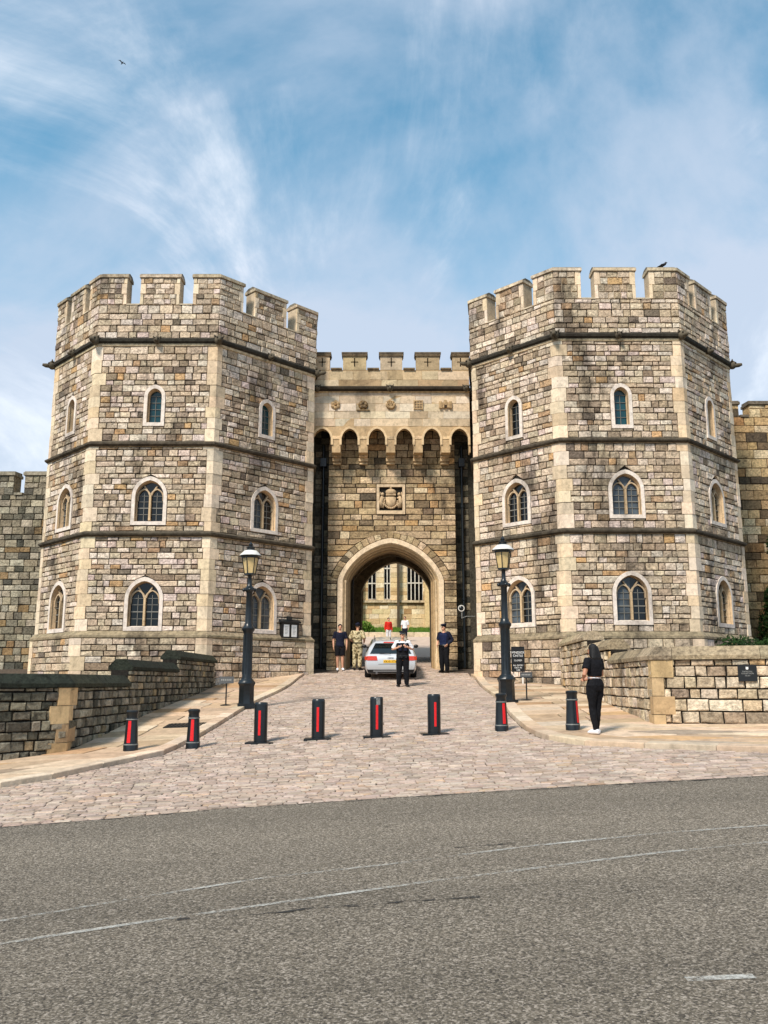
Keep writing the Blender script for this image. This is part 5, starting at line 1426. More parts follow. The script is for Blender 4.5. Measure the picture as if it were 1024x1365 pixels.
def text_obj(s, size, parent, loc, rot, mat, name='lettering', align='CENTER'):
    cu = bpy.data.curves.new(name, 'FONT'); cu.body = s; cu.size = size; cu.align_x = align; cu.align_y = 'CENTER'; cu.extrude = 0.001; cu.space_line = 0.95
    o = bpy.data.objects.new(name, cu); COL.objects.link(o)
    bpy.context.view_layer.update()
    dg = bpy.context.evaluated_depsgraph_get(); me = bpy.data.meshes.new_from_object(o.evaluated_get(dg)); bpy.data.objects.remove(o); bpy.data.curves.remove(cu)
    o = bpy.data.objects.new(name, me); COL.objects.link(o); me.materials.clear(); me.materials.append(MAT[mat]); o.parent = parent; o.location = loc; o.rotation_euler = rot
    return o
FR = (math.pi/2, 0, 0)
# small stands on thin posts
def stand_sign(px, py, top_py, wpx, hpx, label, rz, words):
    x, y = G(px, py, PAVZ); k = y / FPX * cP; z = gz(x, y) + PAVZ - 0.005
    s = thing('stand_sign', label, 'sign', (x, y, z), rz, 'small black signs on thin stands')
    h = (py - top_py)*k; w = wpx*k/2; bh = hpx*k
    m2 = MB(); m2.lathe([(0.15, 0.0), (0.15, 0.02), (0.05, 0.04)], 14); m2.build('foot', 'black_iron', s, smooth='auto')
    m2 = MB(); m2.tube([(0, 0, 0.02), (0, 0, h-bh*0.5)], 0.018, 8); m2.build('post', 'black_iron', s)
    m2 = MB(); v = [(-w, -0.05, h-bh), (w, -0.05, h-bh), (w, 0.03, h), (-w, 0.03, h)]; m2.shape(v + [(a, b+0.025, c) for a, b, c in v], [(0, 1, 2, 3), (7, 6, 5, 4), (0, 4, 5, 1), (1, 5, 6, 2), (2, 6, 7, 3), (3, 7, 4, 0)]); bd = m2.build('board', 'sign_black', s)
    m2 = MB(); n = 6
    for i in range(n):
        u = -w*0.75 + 1.5*w*i/n; m2.box(u, u+w*0.17, -0.022, -0.012, h-bh*0.62, h-bh*0.36)
    m2.build('lettering', 'faded_letter', s)
stand_sign(301, 940.5, 902.5, 19, 9, 'small black sign on a thin stand by the mossy low wall', 0.1, '')
stand_sign(702.5, 933.5, 896.5, 16, 7, 'small black sign on a thin stand beside the white lettered board', -0.1, '')
# lettered board
y = 29.3; x = PX(690, y, 0.8); k = y/FPX*cP; z = PZ(906, y)
bd = thing('information_board', 'black board with white lettering standing before the tower plinth', 'sign', (x, y, z), 0.0)
m2 = MB(); m2.box(-8.2*k, 9.3*k, -0.02, 0.03, 10.2*k, 43.5*k); m2.build('board', 'sign_black', bd)
m2 = MB()
for a, b_ in ((-8.2, -7.6), (8.7, 9.3)): m2.box(a*k, b_*k, -0.035, -0.021, 10.2*k, 43.5*k)
for a, b_ in ((10.2, 10.9), (42.8, 43.5)): m2.box(-7.59*k, 8.69*k, -0.035, -0.021, a*k, b_*k)
m2.build('frame', 'black_iron', bd)
for u in (-5.5, 6.5):
    m2 = MB(); m2.box(u*k-0.025, u*k+0.025, 0.031, 0.07, gz(x, y) + PAVZ - z - 0.02, 38*k); m2.build('leg', 'pale_paint', bd)
for s_, zz_, sz in (('WINDSOR', 35.6, 3.6), ('CASTLE', 31.4, 3.4), ('CLOSED', 25.2, 2.5), ('ALL ENTRY', 18.7, 2.35), ('EXIT IN', 15.6, 2.5), ('USE', 12.5, 2.5)): 
    text_obj(s_, sz*k*1.15, bd, (0.5*k, -0.023, zz_*k), FR, 'sign_white')
# glazed notice case on the left tower
f3 = bodyL[3]
def u_on(fr, px, z):
    best = None
    for i in range(401):
        u = fr.len*i/400; q = fr.p(u, z, 0.05); p_ = CX + FPX*q[0]/(q[1]*cP + q[2]*sP)
        if best is None or abs(p_-px) < best[0]: best = (abs(p_-px), u, q)
    return best[1], best[2]
zn = 2.0; u, q = u_on(f3, 385, zn); zn = PZ(841, q[1])
nb = thing('notice_case', 'black notice case with two white sheets fixed to the tower wall', 'notice board', (q[0], q[1], zn), math.atan2(f3.t.y, f3.t.x))
hw, hh = 0.40, 0.29
m2 = MB(); m2.box(-hw, hw, -0.09, 0.06, -hh, hh); m2.build('case', 'sign_black', nb)
m2 = MB(); m2.prism([(-hw-0.07, -0.14), (hw+0.07, -0.14)], [(-hw-0.07, 0.06), (hw+0.07, 0.06)], hh+0.002, hh+0.05, C(20, 20, 20), (0.0, 0.1)); m2.box(-0.1, 0.1, -0.06, 0.05, hh+0.1, hh+0.24); m2.build('hood', 'black_iron', nb)
for sg in (-1, 1):
    m2 = MB(); m2.box(sg*0.18-0.125, sg*0.18+0.125, -0.098, -0.0905, -hh+0.07, hh-0.07); sh = m2.build('notice_sheet', 'sign_white', nb)
    m2 = MB()
    for k_ in range(6): m2.box(sg*0.18-0.08, sg*0.18+0.08-0.02*(k_ % 3), -0.1, -0.0985, 0.13-k_*0.05, 0.145-k_*0.05)
    m2.build('print', 'faded_letter', sh)
m2 = MB(); m2.box(-hw-0.05, hw+0.3, -0.12, 0.06, -hh-0.07, -hh-0.002); m2.build('shelf', 'black_iron', nb)
# plaque on the pale wall
fw_ = rwf[1]; u, q = u_on(fw_, 996.5, 0.1); zq = PZ(897, q[1]); kq = q[1]/FPX
pq_ = thing('wall_plaque', 'small black plaque with white emblem and lines on the pale low wall', 'plaque', (q[0], q[1], zq), math.atan2(fw_.t.y, fw_.t.x))
m2 = MB(); m2.box(-11.5*kq, 11.5*kq, -0.03, 0.01, -11*kq, 10.5*kq); m2.build('plate', 'sign_black', pq_)
m2 = MB(); m2.ball((0, -0.031, 5.5*kq), (1.7*kq, 0.006, 1.5*kq), 10, 6)
for d in (-1.2, 0, 1.2): m2.ball((d*kq, -0.031, 7.2*kq), (0.5*kq, 0.006, 0.7*kq), 6, 4)
m2.build('emblem', 'sign_white', pq_)
for s_, zz_, sz in (('THE ROYAL', 1.6, 2.2), ('COLLECTION', -0.9, 2.2), ('TRUST', -3.8, 2.0)):
    m2 = None
    text_obj(s_, sz*kq*1.1, pq_, (0, -0.032, zz_*kq), FR, 'faded_letter')
# round white-rimmed lamp on a bracket at the gate
x = PX(615, 33.0, 3); z = PZ(811, 33.0)
rl = thing('bracket_lamp', 'round white rimmed lamp on a thin white bracket beside the arch', 'lamp', (x, 33.0, z))
m2 = MB(); n = 18
for i in range(n):
    a0, a1 = 2*math.pi*i/n, 2*math.pi*(i+1)/n; m2.tube([(0.11*math.cos(a0), 0, 0.11*math.sin(a0)), (0.11*math.cos(a1), 0, 0.11*math.sin(a1))], 0.02, 6)
m2.build('rim', 'pale_paint', rl, smooth=True)
m2 = MB(); m2.ball((0, 0.02, 0), (0.10, 0.05, 0.10), 12, 8); m2.build('lens', 'window_glass', rl, smooth=True)
m2 = MB(); m2.tube([(0.02, 0.03, -0.14), (0.02, 0.03, -0.38)], 0.02, 6); m2.tube([(0.02, 0.05, -0.36), (0.20, 0.05, -0.30), (octR[1][0]-x+0.05, 0.05, -0.30)], 0.014, 6); m2.build('bracket', 'worn_band', rl)
# drain cover in the flagstones
x, y = G(247, 967, PAVZ)
dc = thing('drain_cover', 'dark iron drain cover set in the flagstones', 'drain cover', (x, y, gz(x, y) + PAVZ + 0.008), 0.0)
m2 = MB(); m2.box(-0.42, 0.42, -0.28, 0.28, -0.05, 0.004); m2.build('frame', 'black_iron', dc)
m2 = MB()
for i in range(9): m2.box(-0.37 + i*0.086, -0.37 + i*0.086 + 0.05, -0.24, 0.24, 0.004, 0.014)
m2.build('grating', 'black_iron', dc)
# slope the cover with the pavement
dc.rotation_euler = (math.atan((gz(x, y+0.3)-gz(x, y-0.3))/0.6), -math.atan((gz(x+0.3, y)-gz(x-0.3, y))/0.6), 0)
# birds
def bird(label, loc, rz, s, wings):
    r = thing('bird', label, 'bird', loc, rz); r.scale = (s, s, s)
    m2 = MB(); m2.tube([(0, -0.12, 0.12), (0, -0.07, 0.14), (0, 0.03, 0.11), (0, 0.14, 0.07), (0, 0.24, 0.05)], [0.02, 0.06, 0.075, 0.05, 0.02], 10); m2.ball((0, -0.12, 0.20), (0.04, 0.05, 0.042), 10, 7); m2.tube([(0, -0.09, 0.15), (0, -0.11, 0.2)], [0.05, 0.035], 8); m2.tube([(0, -0.16, 0.2), (0, -0.2, 0.19)], [0.012, 0.003], 6); m2.build('body', 'feather', r, smooth=True)
    for sg in (-1, 1):
        m2 = MB()
        if wings: m2.shape([(sg*0.03, -0.06, 0.15), (sg*0.03, 0.1, 0.14), (sg*0.3, 0.08, 0.26), (sg*0.55, 0.1, 0.2), (sg*0.3, -0.06, 0.28)], [(0, 1, 2, 4), (4, 2, 3)])
        else: m2.tube([(sg*0.06, -0.05, 0.13), (sg*0.07, 0.05, 0.11), (sg*0.03, 0.2, 0.07)], [(0.02, 0.05), (0.02, 0.05), (0.01, 0.02)], 8)
        m2.build('wing', 'feather', r, smooth=True)
        m2 = MB(); m2.tube([(sg*0.03, 0, 0.08), (sg*0.03, -0.01, 0.0)], 0.008, 5); m2.build('leg', 'feather', r)
x = PX(886, DR, 14.5); bird('grey bird perched on a tower merlon', (x, DR + 0.1, zr['top'] + 0.05), 1.2, 0.9, False)
bx_, bz_ = P(163, 85, 60.0); bird('tiny dark bird flying in the open sky', (bx_, 60.0, bz_), 0.9, 0.7, True)
# ================================================================== CAR
RND.seed(71)
cx_, cy_ = PX(521, 31.0, 0.1), 31.0
car = thing('estate_car', 'silver estate car driving in through the gate arch', 'car', (cx_, cy_ + 1.0, gz(cx_, cy_ + 0.95) - 0.0))
sl = math.atan((gz(cx_, cy_+3.6) - gz(cx_, cy_+0.9)) / 2.7)
car.rotation_euler = (sl, 0, 0); car.scale = (1, 1, 0.93)
# stations along the length: y, half widths and heights of sill, bulge, belt, roof edge, roof
ST = [(-1.00, .78, .34, .84, .52, .80, .80, .62, .90, .0, .92),
      (-0.98, .80, .30, .88, .52, .86, .82, .70, .945, .0, .965),
      (-0.80, .84, .22, .92, .52, .905, .84, .76, .985, .0, 1.0),
      (-0.45, .85, .20, .935, .52, .925, .86, .88, .97, .0, 1.0)]
body = MB()
def section(y, pts): return [(x, y + dy, z) for x, z, dy in pts]
def full(h):   # mirror half section (from bottom centre up to roof centre)
    return [(-x, y, z) for x, y, z in h] + [(x, y, z) for x, y, z in reversed(h)]
def car_sec(y, rear=0.0, roof=1.45, belt=0.95, wsc=1.0, low=0.22, rw=0.62):
    """half outline, bottom to top; upper points slide forward on the tail"""
    h = [(0.55*wsc, low, 0.03*rear), (0.82*wsc, low+0.02, 0.02*rear), (0.895*wsc, low+0.16, 0), (0.92*wsc, 0.55, 0), (0.925*wsc, 0.72, 0.02*rear), (0.90*wsc, belt-0.05, 0.08*rear), (0.875*wsc, belt, 0.14*rear),
         (rw+0.145, belt+(roof-belt)*0.5, 0.36*rear), (rw+0.02, roof-0.08, 0.60*rear), (rw-0.10, roof-0.02, 0.66*rear), (0.0, roof, 0.70*rear)]
    return [(x, y + dy, z) for x, z, dy in h]
secs = [car_sec(-1.02, 1.0, 1.42, 0.95, 0.93, 0.30), car_sec(-0.97, 1.0, 1.435, 0.955, 0.97, 0.26), car_sec(-0.85, 0.95, 1.445, 0.96, 1.0), car_sec(-0.2, 0.55, 1.46, 0.96, 1.01), car_sec(0.6, 0.0, 1.47, 0.95, 1.01), car_sec(1.4, 0, 1.46, 0.94, 1.01), car_sec(2.0, 0, 1.36, 0.93, 1.0, 0.22, 0.60),
        car_sec(2.65, 0, 1.0, 0.92, 0.99, 0.22, 0.70), car_sec(3.2, 0, 0.93, 0.86, 0.97, 0.22, 0.66), car_sec(3.6, 0, 0.82, 0.76, 0.9, 0.26, 0.6), car_sec(3.68, 0, 0.74, 0.70, 0.84, 0.3, 0.55)]
rings = [full(h) for h in secs]; n = len(rings[0])
v = [p for r in rings for p in r]; f = []
for i in range(len(rings)-1):
    for j in range(n):
        k = (j+1) % n; f.append((i*n+j, (i+1)*n+j, (i+1)*n+k, i*n+k))
# tail and nose closed in horizontal bands
h_ = n // 2
for base, flip in ((0, False), ((len(rings)-1)*n, True)):
    for j in range(h_-1):
        q = (base+j, base+n-1-j, base+n-2-j, base+j+1); f.append(q[::-1] if flip else q)
body.shape(v, f); bo = body.build('body', 'car_paint', car, smooth='auto')
def tail_y(z):     # y of the tail surface at height z
    t = [(0.3, -0.99), (0.55, -1.02), (0.72, -1.0), (0.9, -0.94), (0.95, -0.88), (1.185, -0.66), (1.34, -0.42), (1.42, -0.32)]
    return interp(t, z)
def tail_panel(name, mat, x0a, x1a, z0, x0b, x1b, z1, off, parent=car, thick=0.03, z_mid=None):
    m2 = MB(); zs = lerp_list(z0, z1, 4); 
    rows = []
    for i, z in enumerate(zs):
        t = i/4; a = x0a+(x0b-x0a)*t; b_ = x1a+(x1b-x1a)*t; rows.append([(a, tail_y(z)-off, z), (b_, tail_y(z)-off, z)])
    for r0, r1 in zip(rows, rows[1:]): m2.face([r0[0], r0[1], r1[1], r1[0]])
    back = [[(p[0], p[1]+thick, p[2]) for p in r] for r in rows]
    for r0, r1, b0, b1 in zip(rows, rows[1:], back, back[1:]):
        m2.face([r0[0], r1[0], b1[0], b0[0]]); m2.face([r0[1], b0[1], b1[1], r1[1]])
    m2.face([rows[0][0], back[0][0], back[0][1], rows[0][1]]); m2.face([rows[-1][0], rows[-1][1], back[-1][1], back[-1][0]])
    return m2.build(name, mat, parent)
tail_panel('rear_window', 'car_glass', -0.74, 0.74, 0.985, -0.55, 0.55, 1.345, 0.012)
tail_panel('brake_light', 'tail_light', -0.26, 0.26, 1.36, -0.25, 0.25, 1.395, 0.02)
for sg in (-1, 1):
    a, b_ = (0.47, 0.845) if sg > 0 else (-0.845, -0.47)
    tl = tail_panel('tail_light', 'tail_light', a, b_, 0.745, a + (0.03 if sg > 0 else 0), b_ - (0 if sg > 0 else 0.03), 0.905, 0.016)
    m2 = MB(); m2.box(min(sg*0.835, sg*0.925), max(sg*0.835, sg*0.925), -0.99, -0.72, 0.76, 0.89); m2.build('lamp_corner', 'tail_light', tl)
tail_panel('number_plate', 'plate_yellow', -0.26, 0.26, 0.655, -0.26, 0.26, 0.765, 0.014)
text_obj('VX10 YTW', 0.105, car, (0, tail_y(0.70)-0.018, 0.71), (math.pi/2 - 0.05, 0, 0), 'sign_black')
tail_panel('bumper_trim', 'car_trim', -0.80, 0.80, 0.27, -0.84, 0.84, 0.40, 0.02)
tail_panel('bumper_lip', 'car_paint', -0.62, 0.62, 0.335, -0.62, 0.62, 0.355, 0.032)
tail_panel('tailgate_crease', 'car_trim', -0.44, 0.44, 0.60, -0.44, 0.44, 0.612, 0.006)
m2 = MB()
for i in range(4):
    for k in range(12):
        a0, a1 = 2*math.pi*k/12, 2*math.pi*(k+1)/12; m2.tube([(-0.075+i*0.05+0.032*math.cos(a0), tail_y(0.83)-0.012, 0.83+0.032*math.sin(a0)), (-0.075+i*0.05+0.032*math.cos(a1), tail_y(0.83)-0.012, 0.83+0.032*math.sin(a1))], 0.005, 5)
m2.build('ring_emblem', 'rim_metal', car)
for sg in (-1, 1):
    m2 = MB()   # side glass
    for y0, y1, t0, t1 in ((-0.30, 0.45, 0.0, 0), (0.52, 1.25, 0, 0), (1.32, 2.1, 0, 0.14)):
        zt = 1.37
        m2.face([(sg*0.893, y0, 0.985), (sg*0.893, y1 + t1*2.0, 0.975), (sg*0.675, y1 - t1, zt-t1*0.8), (sg*0.675, y0+0.12, zt)][::sg])
    m2.build('side_window', 'car_glass', car)
    m2 = MB(); m2.tube([(sg*0.60, -0.15, 1.44), (sg*0.60, 0.0, 1.495), (sg*0.60, 1.3, 1.50), (sg*0.60, 1.5, 1.45)], 0.016, 8); m2.build('roof_rail', 'rim_metal', car)
    m2 = MB(); m2.ball((sg*1.0, 1.75, 1.03), (0.09, 0.06, 0.075), 10, 8); m2.tube([(sg*0.86, 1.76, 0.98), (sg*0.97, 1.75, 1.0)], 0.025, 6); m2.build('door_mirror', 'car_trim', car, smooth=True)
    m2 = MB(); m2.tube([(sg*0.5, -1.05, 0.27), (sg*0.5, -0.8, 0.27)], 0.04, 10); m2.build('exhaust_pipe', 'rim_metal', car, smooth='auto')
    for yw in (-0.1, 2.75):
        m2 = MB(); cy2, cz2 = yw, 0.32
        prof = [(0.19, -0.10), (0.30, -0.11), (0.325, -0.08), (0.33, 0.0), (0.325, 0.08), (0.30, 0.11), (0.19, 0.10)]
        seg = 22; n0 = len(m2.v)
        for r, xo in prof:
            for k in range(seg):
                a = 2*math.pi*k/seg; m2.v.append((sg*0.83 + xo, cy2 + r*math.cos(a), cz2 + r*math.sin(a))); m2.c.append((.5, .5, .5, 1))
        for i in range(len(prof)):
            i2 = (i+1) % len(prof)
            for k in range(seg): m2.f.append((n0+i*seg+k, n0+i*seg+(k+1) % seg, n0+i2*seg+(k+1) % seg, n0+i2*seg+k)); m2.mi.append(0)
        wh = m2.build('wheel', 'tyre_rubber', car, smooth='auto')
        m2 = MB(); m2.tube([(sg*0.80, cy2, cz2), (sg*0.90, cy2, cz2)], 0.19, 16, ref=(0, 1, 0)); m2.build('rim', 'rim_metal', wh, smooth='auto')
m2 = MB(); m2.tube([(0, -0.05, 1.47), (0, -0.2, 1.56)], [0.02, 0.006], 6); m2.build('aerial', 'car_trim', car)
m2 = MB(); m2.tube([(0.0, -0.93, 0.985), (-0.15, -0.90, 1.0), (-0.42, -0.88, 1.02)], 0.010, 6); m2.build('rear_wiper', 'car_trim', car)

# ================================================================== PEOPLE
def remesh(vox, it=4):
    def f(o):
        m_ = o.modifiers.new('skin', 'REMESH'); m_.mode = 'VOXEL'; m_.voxel_size = vox; m_.use_smooth_shade = True
        s_ = o.modifiers.new('smooth', 'SMOOTH'); s_.factor = 0.5; s_.iterations = it
    return f
def hand(mb, w, d, up, k=1.0):
    """palm and five fingers continuing from the wrist w in direction d, palm normal up"""
    w, d, up = Vector(w), Vector(d).normalized(), Vector(up).normalized(); s = d.cross(up).normalized()
    mb.tube([w - d*0.03*k, w + d*0.02*k, w + d*0.085*k], [(0.026*k, 0.022*k), (0.038*k, 0.017*k), (0.040*k, 0.014*k)], 8, ref=tuple(up))
    for i, (o, l) in enumerate(((-0.030, 0.062), (-0.010, 0.075), (0.010, 0.070), (0.029, 0.055))):
        b = w + d*0.08*k + s*o*k; m_ = b + d*l*0.5*k - up*0.006*k; e_ = b + d*l*0.92*k - up*0.028*k
        mb.tube([b, m_, e_], [0.0095*k, 0.009*k, 0.007*k], 6)
    t0 = w + d*0.02*k - s*0.032*k; mb.tube([t0, t0 + d*0.03*k - s*0.022*k, t0 + d*0.062*k - s*0.026*k - up*0.01*k], [0.012*k, 0.0105*k, 0.008*k], 6)
FOLD = bpy.data.textures.new('folds', 'CLOUDS'); FOLD.noise_scale = 0.07; FOLD.noise_depth = 2
BASE = dict(ank=0.075, kne=0.48, hip=0.90)
def person(label, loc, rz, h, pose, sk='skin', vox=0.011, build=1.0, female=False):
    """pose: joints in metres for a 1.75 m figure facing -Y; clothes are children"""
    k = h / 1.75
    root = thing('person', label, 'person', loc, rz); root.scale = (k, k, k)
    J = dict(head=(0, -0.015, 1.635), neck=(0, 0.0, 1.49), chest=(0, 0.01, 1.30), waist=(0, 0, 1.08), pel=(0, 0, 0.94),
             shL=(0.185, 0.01, 1.425), elL=(0.245, 0.03, 1.13), wrL=(0.25, -0.03, 0.88), shR=(-0.185, 0.01, 1.425), elR=(-0.245, 0.03, 1.13), wrR=(-0.25, -0.03, 0.88),
             hiL=(0.09, 0, 0.91), knL=(0.095, -0.02, 0.49), anL=(0.095, 0.02, 0.085), hiR=(-0.09, 0, 0.91), knR=(-0.095, -0.02, 0.49), anR=(-0.095, 0.02, 0.085), toeL=(0.12, -0.13, 0.03), toeR=(-0.12, -0.13, 0.03))
    J.update({a: b_ for a, b_ in pose.items() if a in J})
    V = {a: Vector(b) for a, b in J.items()}
    bw = build
    sh = 0.86 if female else 1.0; hp = 1.10 if female else 1.0; ws = 0.82 if female else 1.0
    def torso(mb, e=0.0, z0=None, z1=None):
        secs = [(V['pel'] + Vector((0, 0, -0.10)), 0.135*hp*bw, 0.10*bw), (V['pel'], 0.168*hp*bw, 0.122*bw), (V['waist'], 0.142*ws*bw, 0.10*bw), (V['chest'] - Vector((0, 0, 0.08)), 0.158*sh*bw, 0.115*bw), (V['chest'] + Vector((0, 0, 0.06)), 0.175*sh*bw, 0.115*bw), (Vector((V['chest'].x, V['chest'].y, 1.425)), 0.155*sh*bw, 0.088*bw), (Vector((V['neck'].x, V['neck'].y, 1.465)), 0.075, 0.068)]
        if z0 is not None: 
            keep = []
            for c_, rx, ry in secs:
                if z0 <= c_.z <= z1: keep.append((c_, rx, ry))
            for zz_ in (z0, z1):
                for (c0, r0, q0), (c1, r1, q1) in zip(secs, secs[1:]):
                    if c0.z <= zz_ <= c1.z: t = (zz_-c0.z)/max(c1.z-c0.z, 1e-6); keep.append((c0.lerp(c1, t), r0+(r1-r0)*t, q0+(q1-q0)*t))
            secs = sorted(keep, key=lambda q: q[0].z)
        mb.tube([c_ for c_, _, _ in secs], [(rx+e, ry+e) for _, rx, ry in secs], 16, ref=(0, 1, 0))
    def arm(mb, s, e=0.0, upto=2.0):
        a, b_, c_ = V['sh'+s], V['el'+s], V['wr'+s]
        pts = [a + (V['chest'] + Vector((0, 0, 0.1)) - a)*0.25, a, a.lerp(b_, 0.5), b_]; rad = [0.058*bw, 0.058*bw, 0.047*bw, 0.040*bw]
        if upto > 1: pts += [b_.lerp(c_, 0.35), c_]; rad += [0.040*bw, 0.027]
        else: pts = pts[:2] + [a.lerp(b_, upto*0.5), a.lerp(b_, upto)]; rad = rad[:2] + [0.052*bw, 0.05*bw + 0.006]
        mb.tube(pts, [r + e for r in rad], 10)
    def leg(mb, s, e=0.0, upto=2.0, flare=0.0):
        a, b_, c_ = V['hi'+s], V['kn'+s], V['an'+s]
        pts = [a + Vector((0, 0, 0.03)), a.lerp(b_, 0.3), a.lerp(b_, 0.7), b_, b_.lerp(c_, 0.3), b_.lerp(c_, 0.7), c_]; rad = [0.088*bw*hp, 0.085*bw*hp, 0.064*bw, 0.054*bw, 0.056*bw, 0.042*bw, 0.036]
        if upto < 1: pts = [pts[0], a.lerp(b_, upto*0.5), a.lerp(b_, upto)]; rad = [0.09*bw, 0.088*bw, 0.08*bw]
        mb.tube(pts, [r + e + flare*i/len(pts) for i, r in enumerate(rad)], 12)
    mb = MB(); torso(mb)
    mb.tube([V['neck'] - Vector((0, 0, 0.06)), V['neck'] + Vector((0, 0, 0.02)), V['head'] - Vector((0, -0.01, 0.05))], [0.062, 0.052, 0.052], 10)
    hd = V['head']; hr = pose.get('turn', 0.0); 
    R3 = Matrix.Rotation(hr, 3, 'Z'); hp_ = lambda x, y, z: tuple(hd + R3 @ Vector((x, y, z)))
    mb.ball(hp_(0, 0.012, 0.025), (0.074, 0.092, 0.092), 14, 10); mb.ball(hp_(0, -0.022, -0.045), (0.056, 0.062, 0.068), 12, 8)
    mb.tube([hp_(0, -0.075, 0.02), hp_(0, -0.102, -0.015), hp_(0, -0.085, -0.03)], [0.010, 0.016, 0.012], 6)
    for sg in (-1, 1): mb.ball(hp_(sg*0.075, 0.012, -0.005), (0.012, 0.02, 0.030), 8, 6)
    for s in 'LR':
        arm(mb, s); leg(mb, s); c_, b_ = V['wr'+s], V['el'+s]
        hand(mb, c_, (c_-b_) if ('hd'+s) not in pose else pose['hd'+s], pose.get('hu'+s, (1 if s == 'L' else -1, 0, 0)))
        mb.tube([V['an'+s] + Vector((0, 0.03, -0.03)), V['an'+s] + Vector((0, 0, -0.035)), V['toe'+s]], [0.034, 0.036, 0.026], 8)
    mb.build('body', sk, root, smooth=True, mod=remesh(0.0085))
    fc = MB()
    for sg in (-1, 1): fc.ball(hp_(sg*0.030, -0.083, 0.010), (0.011, 0.006, 0.006), 8, 6)
    fc.build('eyes', 'hair_black', root)
    fc = MB(); fc.tube([hp_(-0.022, -0.083, -0.062), hp_(0, -0.090, -0.064), hp_(0.022, -0.083, -0.062)], 0.0055, 6); fc.build('mouth', 'lips', root)
    def cloth(name, mat, fn, v_=vox):
        m2 = MB(); fn(m2); o = m2.build(name, mat, root, smooth=True, mod=remesh(v_, 3))
        dm = o.modifiers.new('folds', 'DISPLACE'); dm.texture = FOLD; dm.strength = 0.022; dm.mid_level = 0.42; dm.texture_coords = 'GLOBAL'
        return o
    def shoes(mat, big=1.0):
        for s in 'LR':
            m2 = MB(); a, t = V['an'+s], V['toe'+s]; d = Vector((t.x-a.x, t.y-a.y, 0)).normalized()
            m2.tube([Vector((a.x, a.y, 0.05)) - d*0.075, Vector((a.x, a.y, 0.058)), Vector((t.x, t.y, 0.042)) - d*0.01, Vector((t.x, t.y, 0.03)) + d*0.055], [(0.036, 0.044), (0.045, 0.058), (0.050, 0.042), (0.034, 0.026)], 10, ref=(0, 0, 1)); m2.build('shoe', mat, root, smooth=True, mod=remesh(0.008, 2))
    def hair(mat, long_=0.0):
        m2 = MB(); m2.ball(hp_(0, 0.022, 0.042), (0.084, 0.096, 0.088), 14, 10)
        if long_: m2.tube([hp_(0, 0.045, 0.06), hp_(0, 0.075, -0.06), hp_(0, 0.10, -0.06-long_*0.5), hp_(0.0, 0.105, -0.06-long_)], [(0.09, 0.075), (0.115, 0.068), (0.135, 0.055), (0.10, 0.03)], 12, ref=(0, 1, 0)); m2.ball(hp_(0.06, 0.02, -0.06), (0.04, 0.05, 0.11), 8, 6); m2.ball(hp_(-0.06, 0.02, -0.06), (0.04, 0.05, 0.11), 8, 6)
        m2.build('hair', mat, root, smooth=True, mod=remesh(0.010, 2))
    def cap(mat, band=None):
        m2 = MB(); m2.tube([hp_(0, 0.01, 0.062), hp_(0, 0.008, 0.10), hp_(0, 0.0, 0.125), hp_(0, -0.005, 0.15)], [(0.087, 0.102), (0.093, 0.106), (0.122, 0.138), (0.10, 0.112)], 18, ref=(0, 1, 0)); co = m2.build('cap', mat, root, smooth='auto')
        m2 = MB(); m2.shape([hp_(-0.075, -0.06, 0.068), hp_(-0.05, -0.125, 0.052), hp_(0, -0.15, 0.046), hp_(0.05, -0.125, 0.052), hp_(0.075, -0.06, 0.068), hp_(-0.07, -0.06, 0.078), hp_(-0.05, -0.12, 0.062), hp_(0, -0.142, 0.056), hp_(0.05, -0.12, 0.062), hp_(0.07, -0.06, 0.078)], [(0, 1, 2, 3, 4), (9, 8, 7, 6, 5), (0, 5, 6, 1), (1, 6, 7, 2), (2, 7, 8, 3), (3, 8, 9, 4)]); m2.build('peak', 'shoe_black', co)
        if band: m2 = MB(); m2.tube([hp_(0, 0.01, 0.070), hp_(0, 0.009, 0.098)], [(0.0895, 0.1045), (0.0945, 0.1075)], 18, ref=(0, 1, 0)); m2.build('hat_band', band, co)
    return dict(root=root, V=V, torso=torso, arm=arm, leg=leg, cloth=cloth, shoes=shoes, hair=hair, cap=cap, hp=hp_)
def ground_at(px, py): x, y = G(px, py); return (x, y, gz(x, y))
# man in dark T-shirt and shorts
F = person('man in a dark T-shirt and shorts standing by the arch jamb', ground_at(453, 894), 0.15, 1.78, dict(elL=(0.26, 0.02, 1.13), elR=(-0.25, 0.04, 1.13), turn=0.1, anL=(0.11, 0.0, 0.085), anR=(-0.08, 0.05, 0.085), toeR=(-0.10, -0.09, 0.03)))
F['cloth']('t_shirt', 'cloth_navy', lambda m_: (F['torso'](m_, 0.016, 0.90, 1.455), F['arm'](m_, 'L', 0.016, 0.72), F['arm'](m_, 'R', 0.016, 0.72)))
F['cloth']('shorts', 'cloth_black', lambda m_: (F['torso'](m_, 0.012, 0.85, 1.0), F['leg'](m_, 'L', 0.02, 0.85), F['leg'](m_, 'R', 0.02, 0.85)))
F['shoes']('shoe_white'); F['hair']('hair_black')
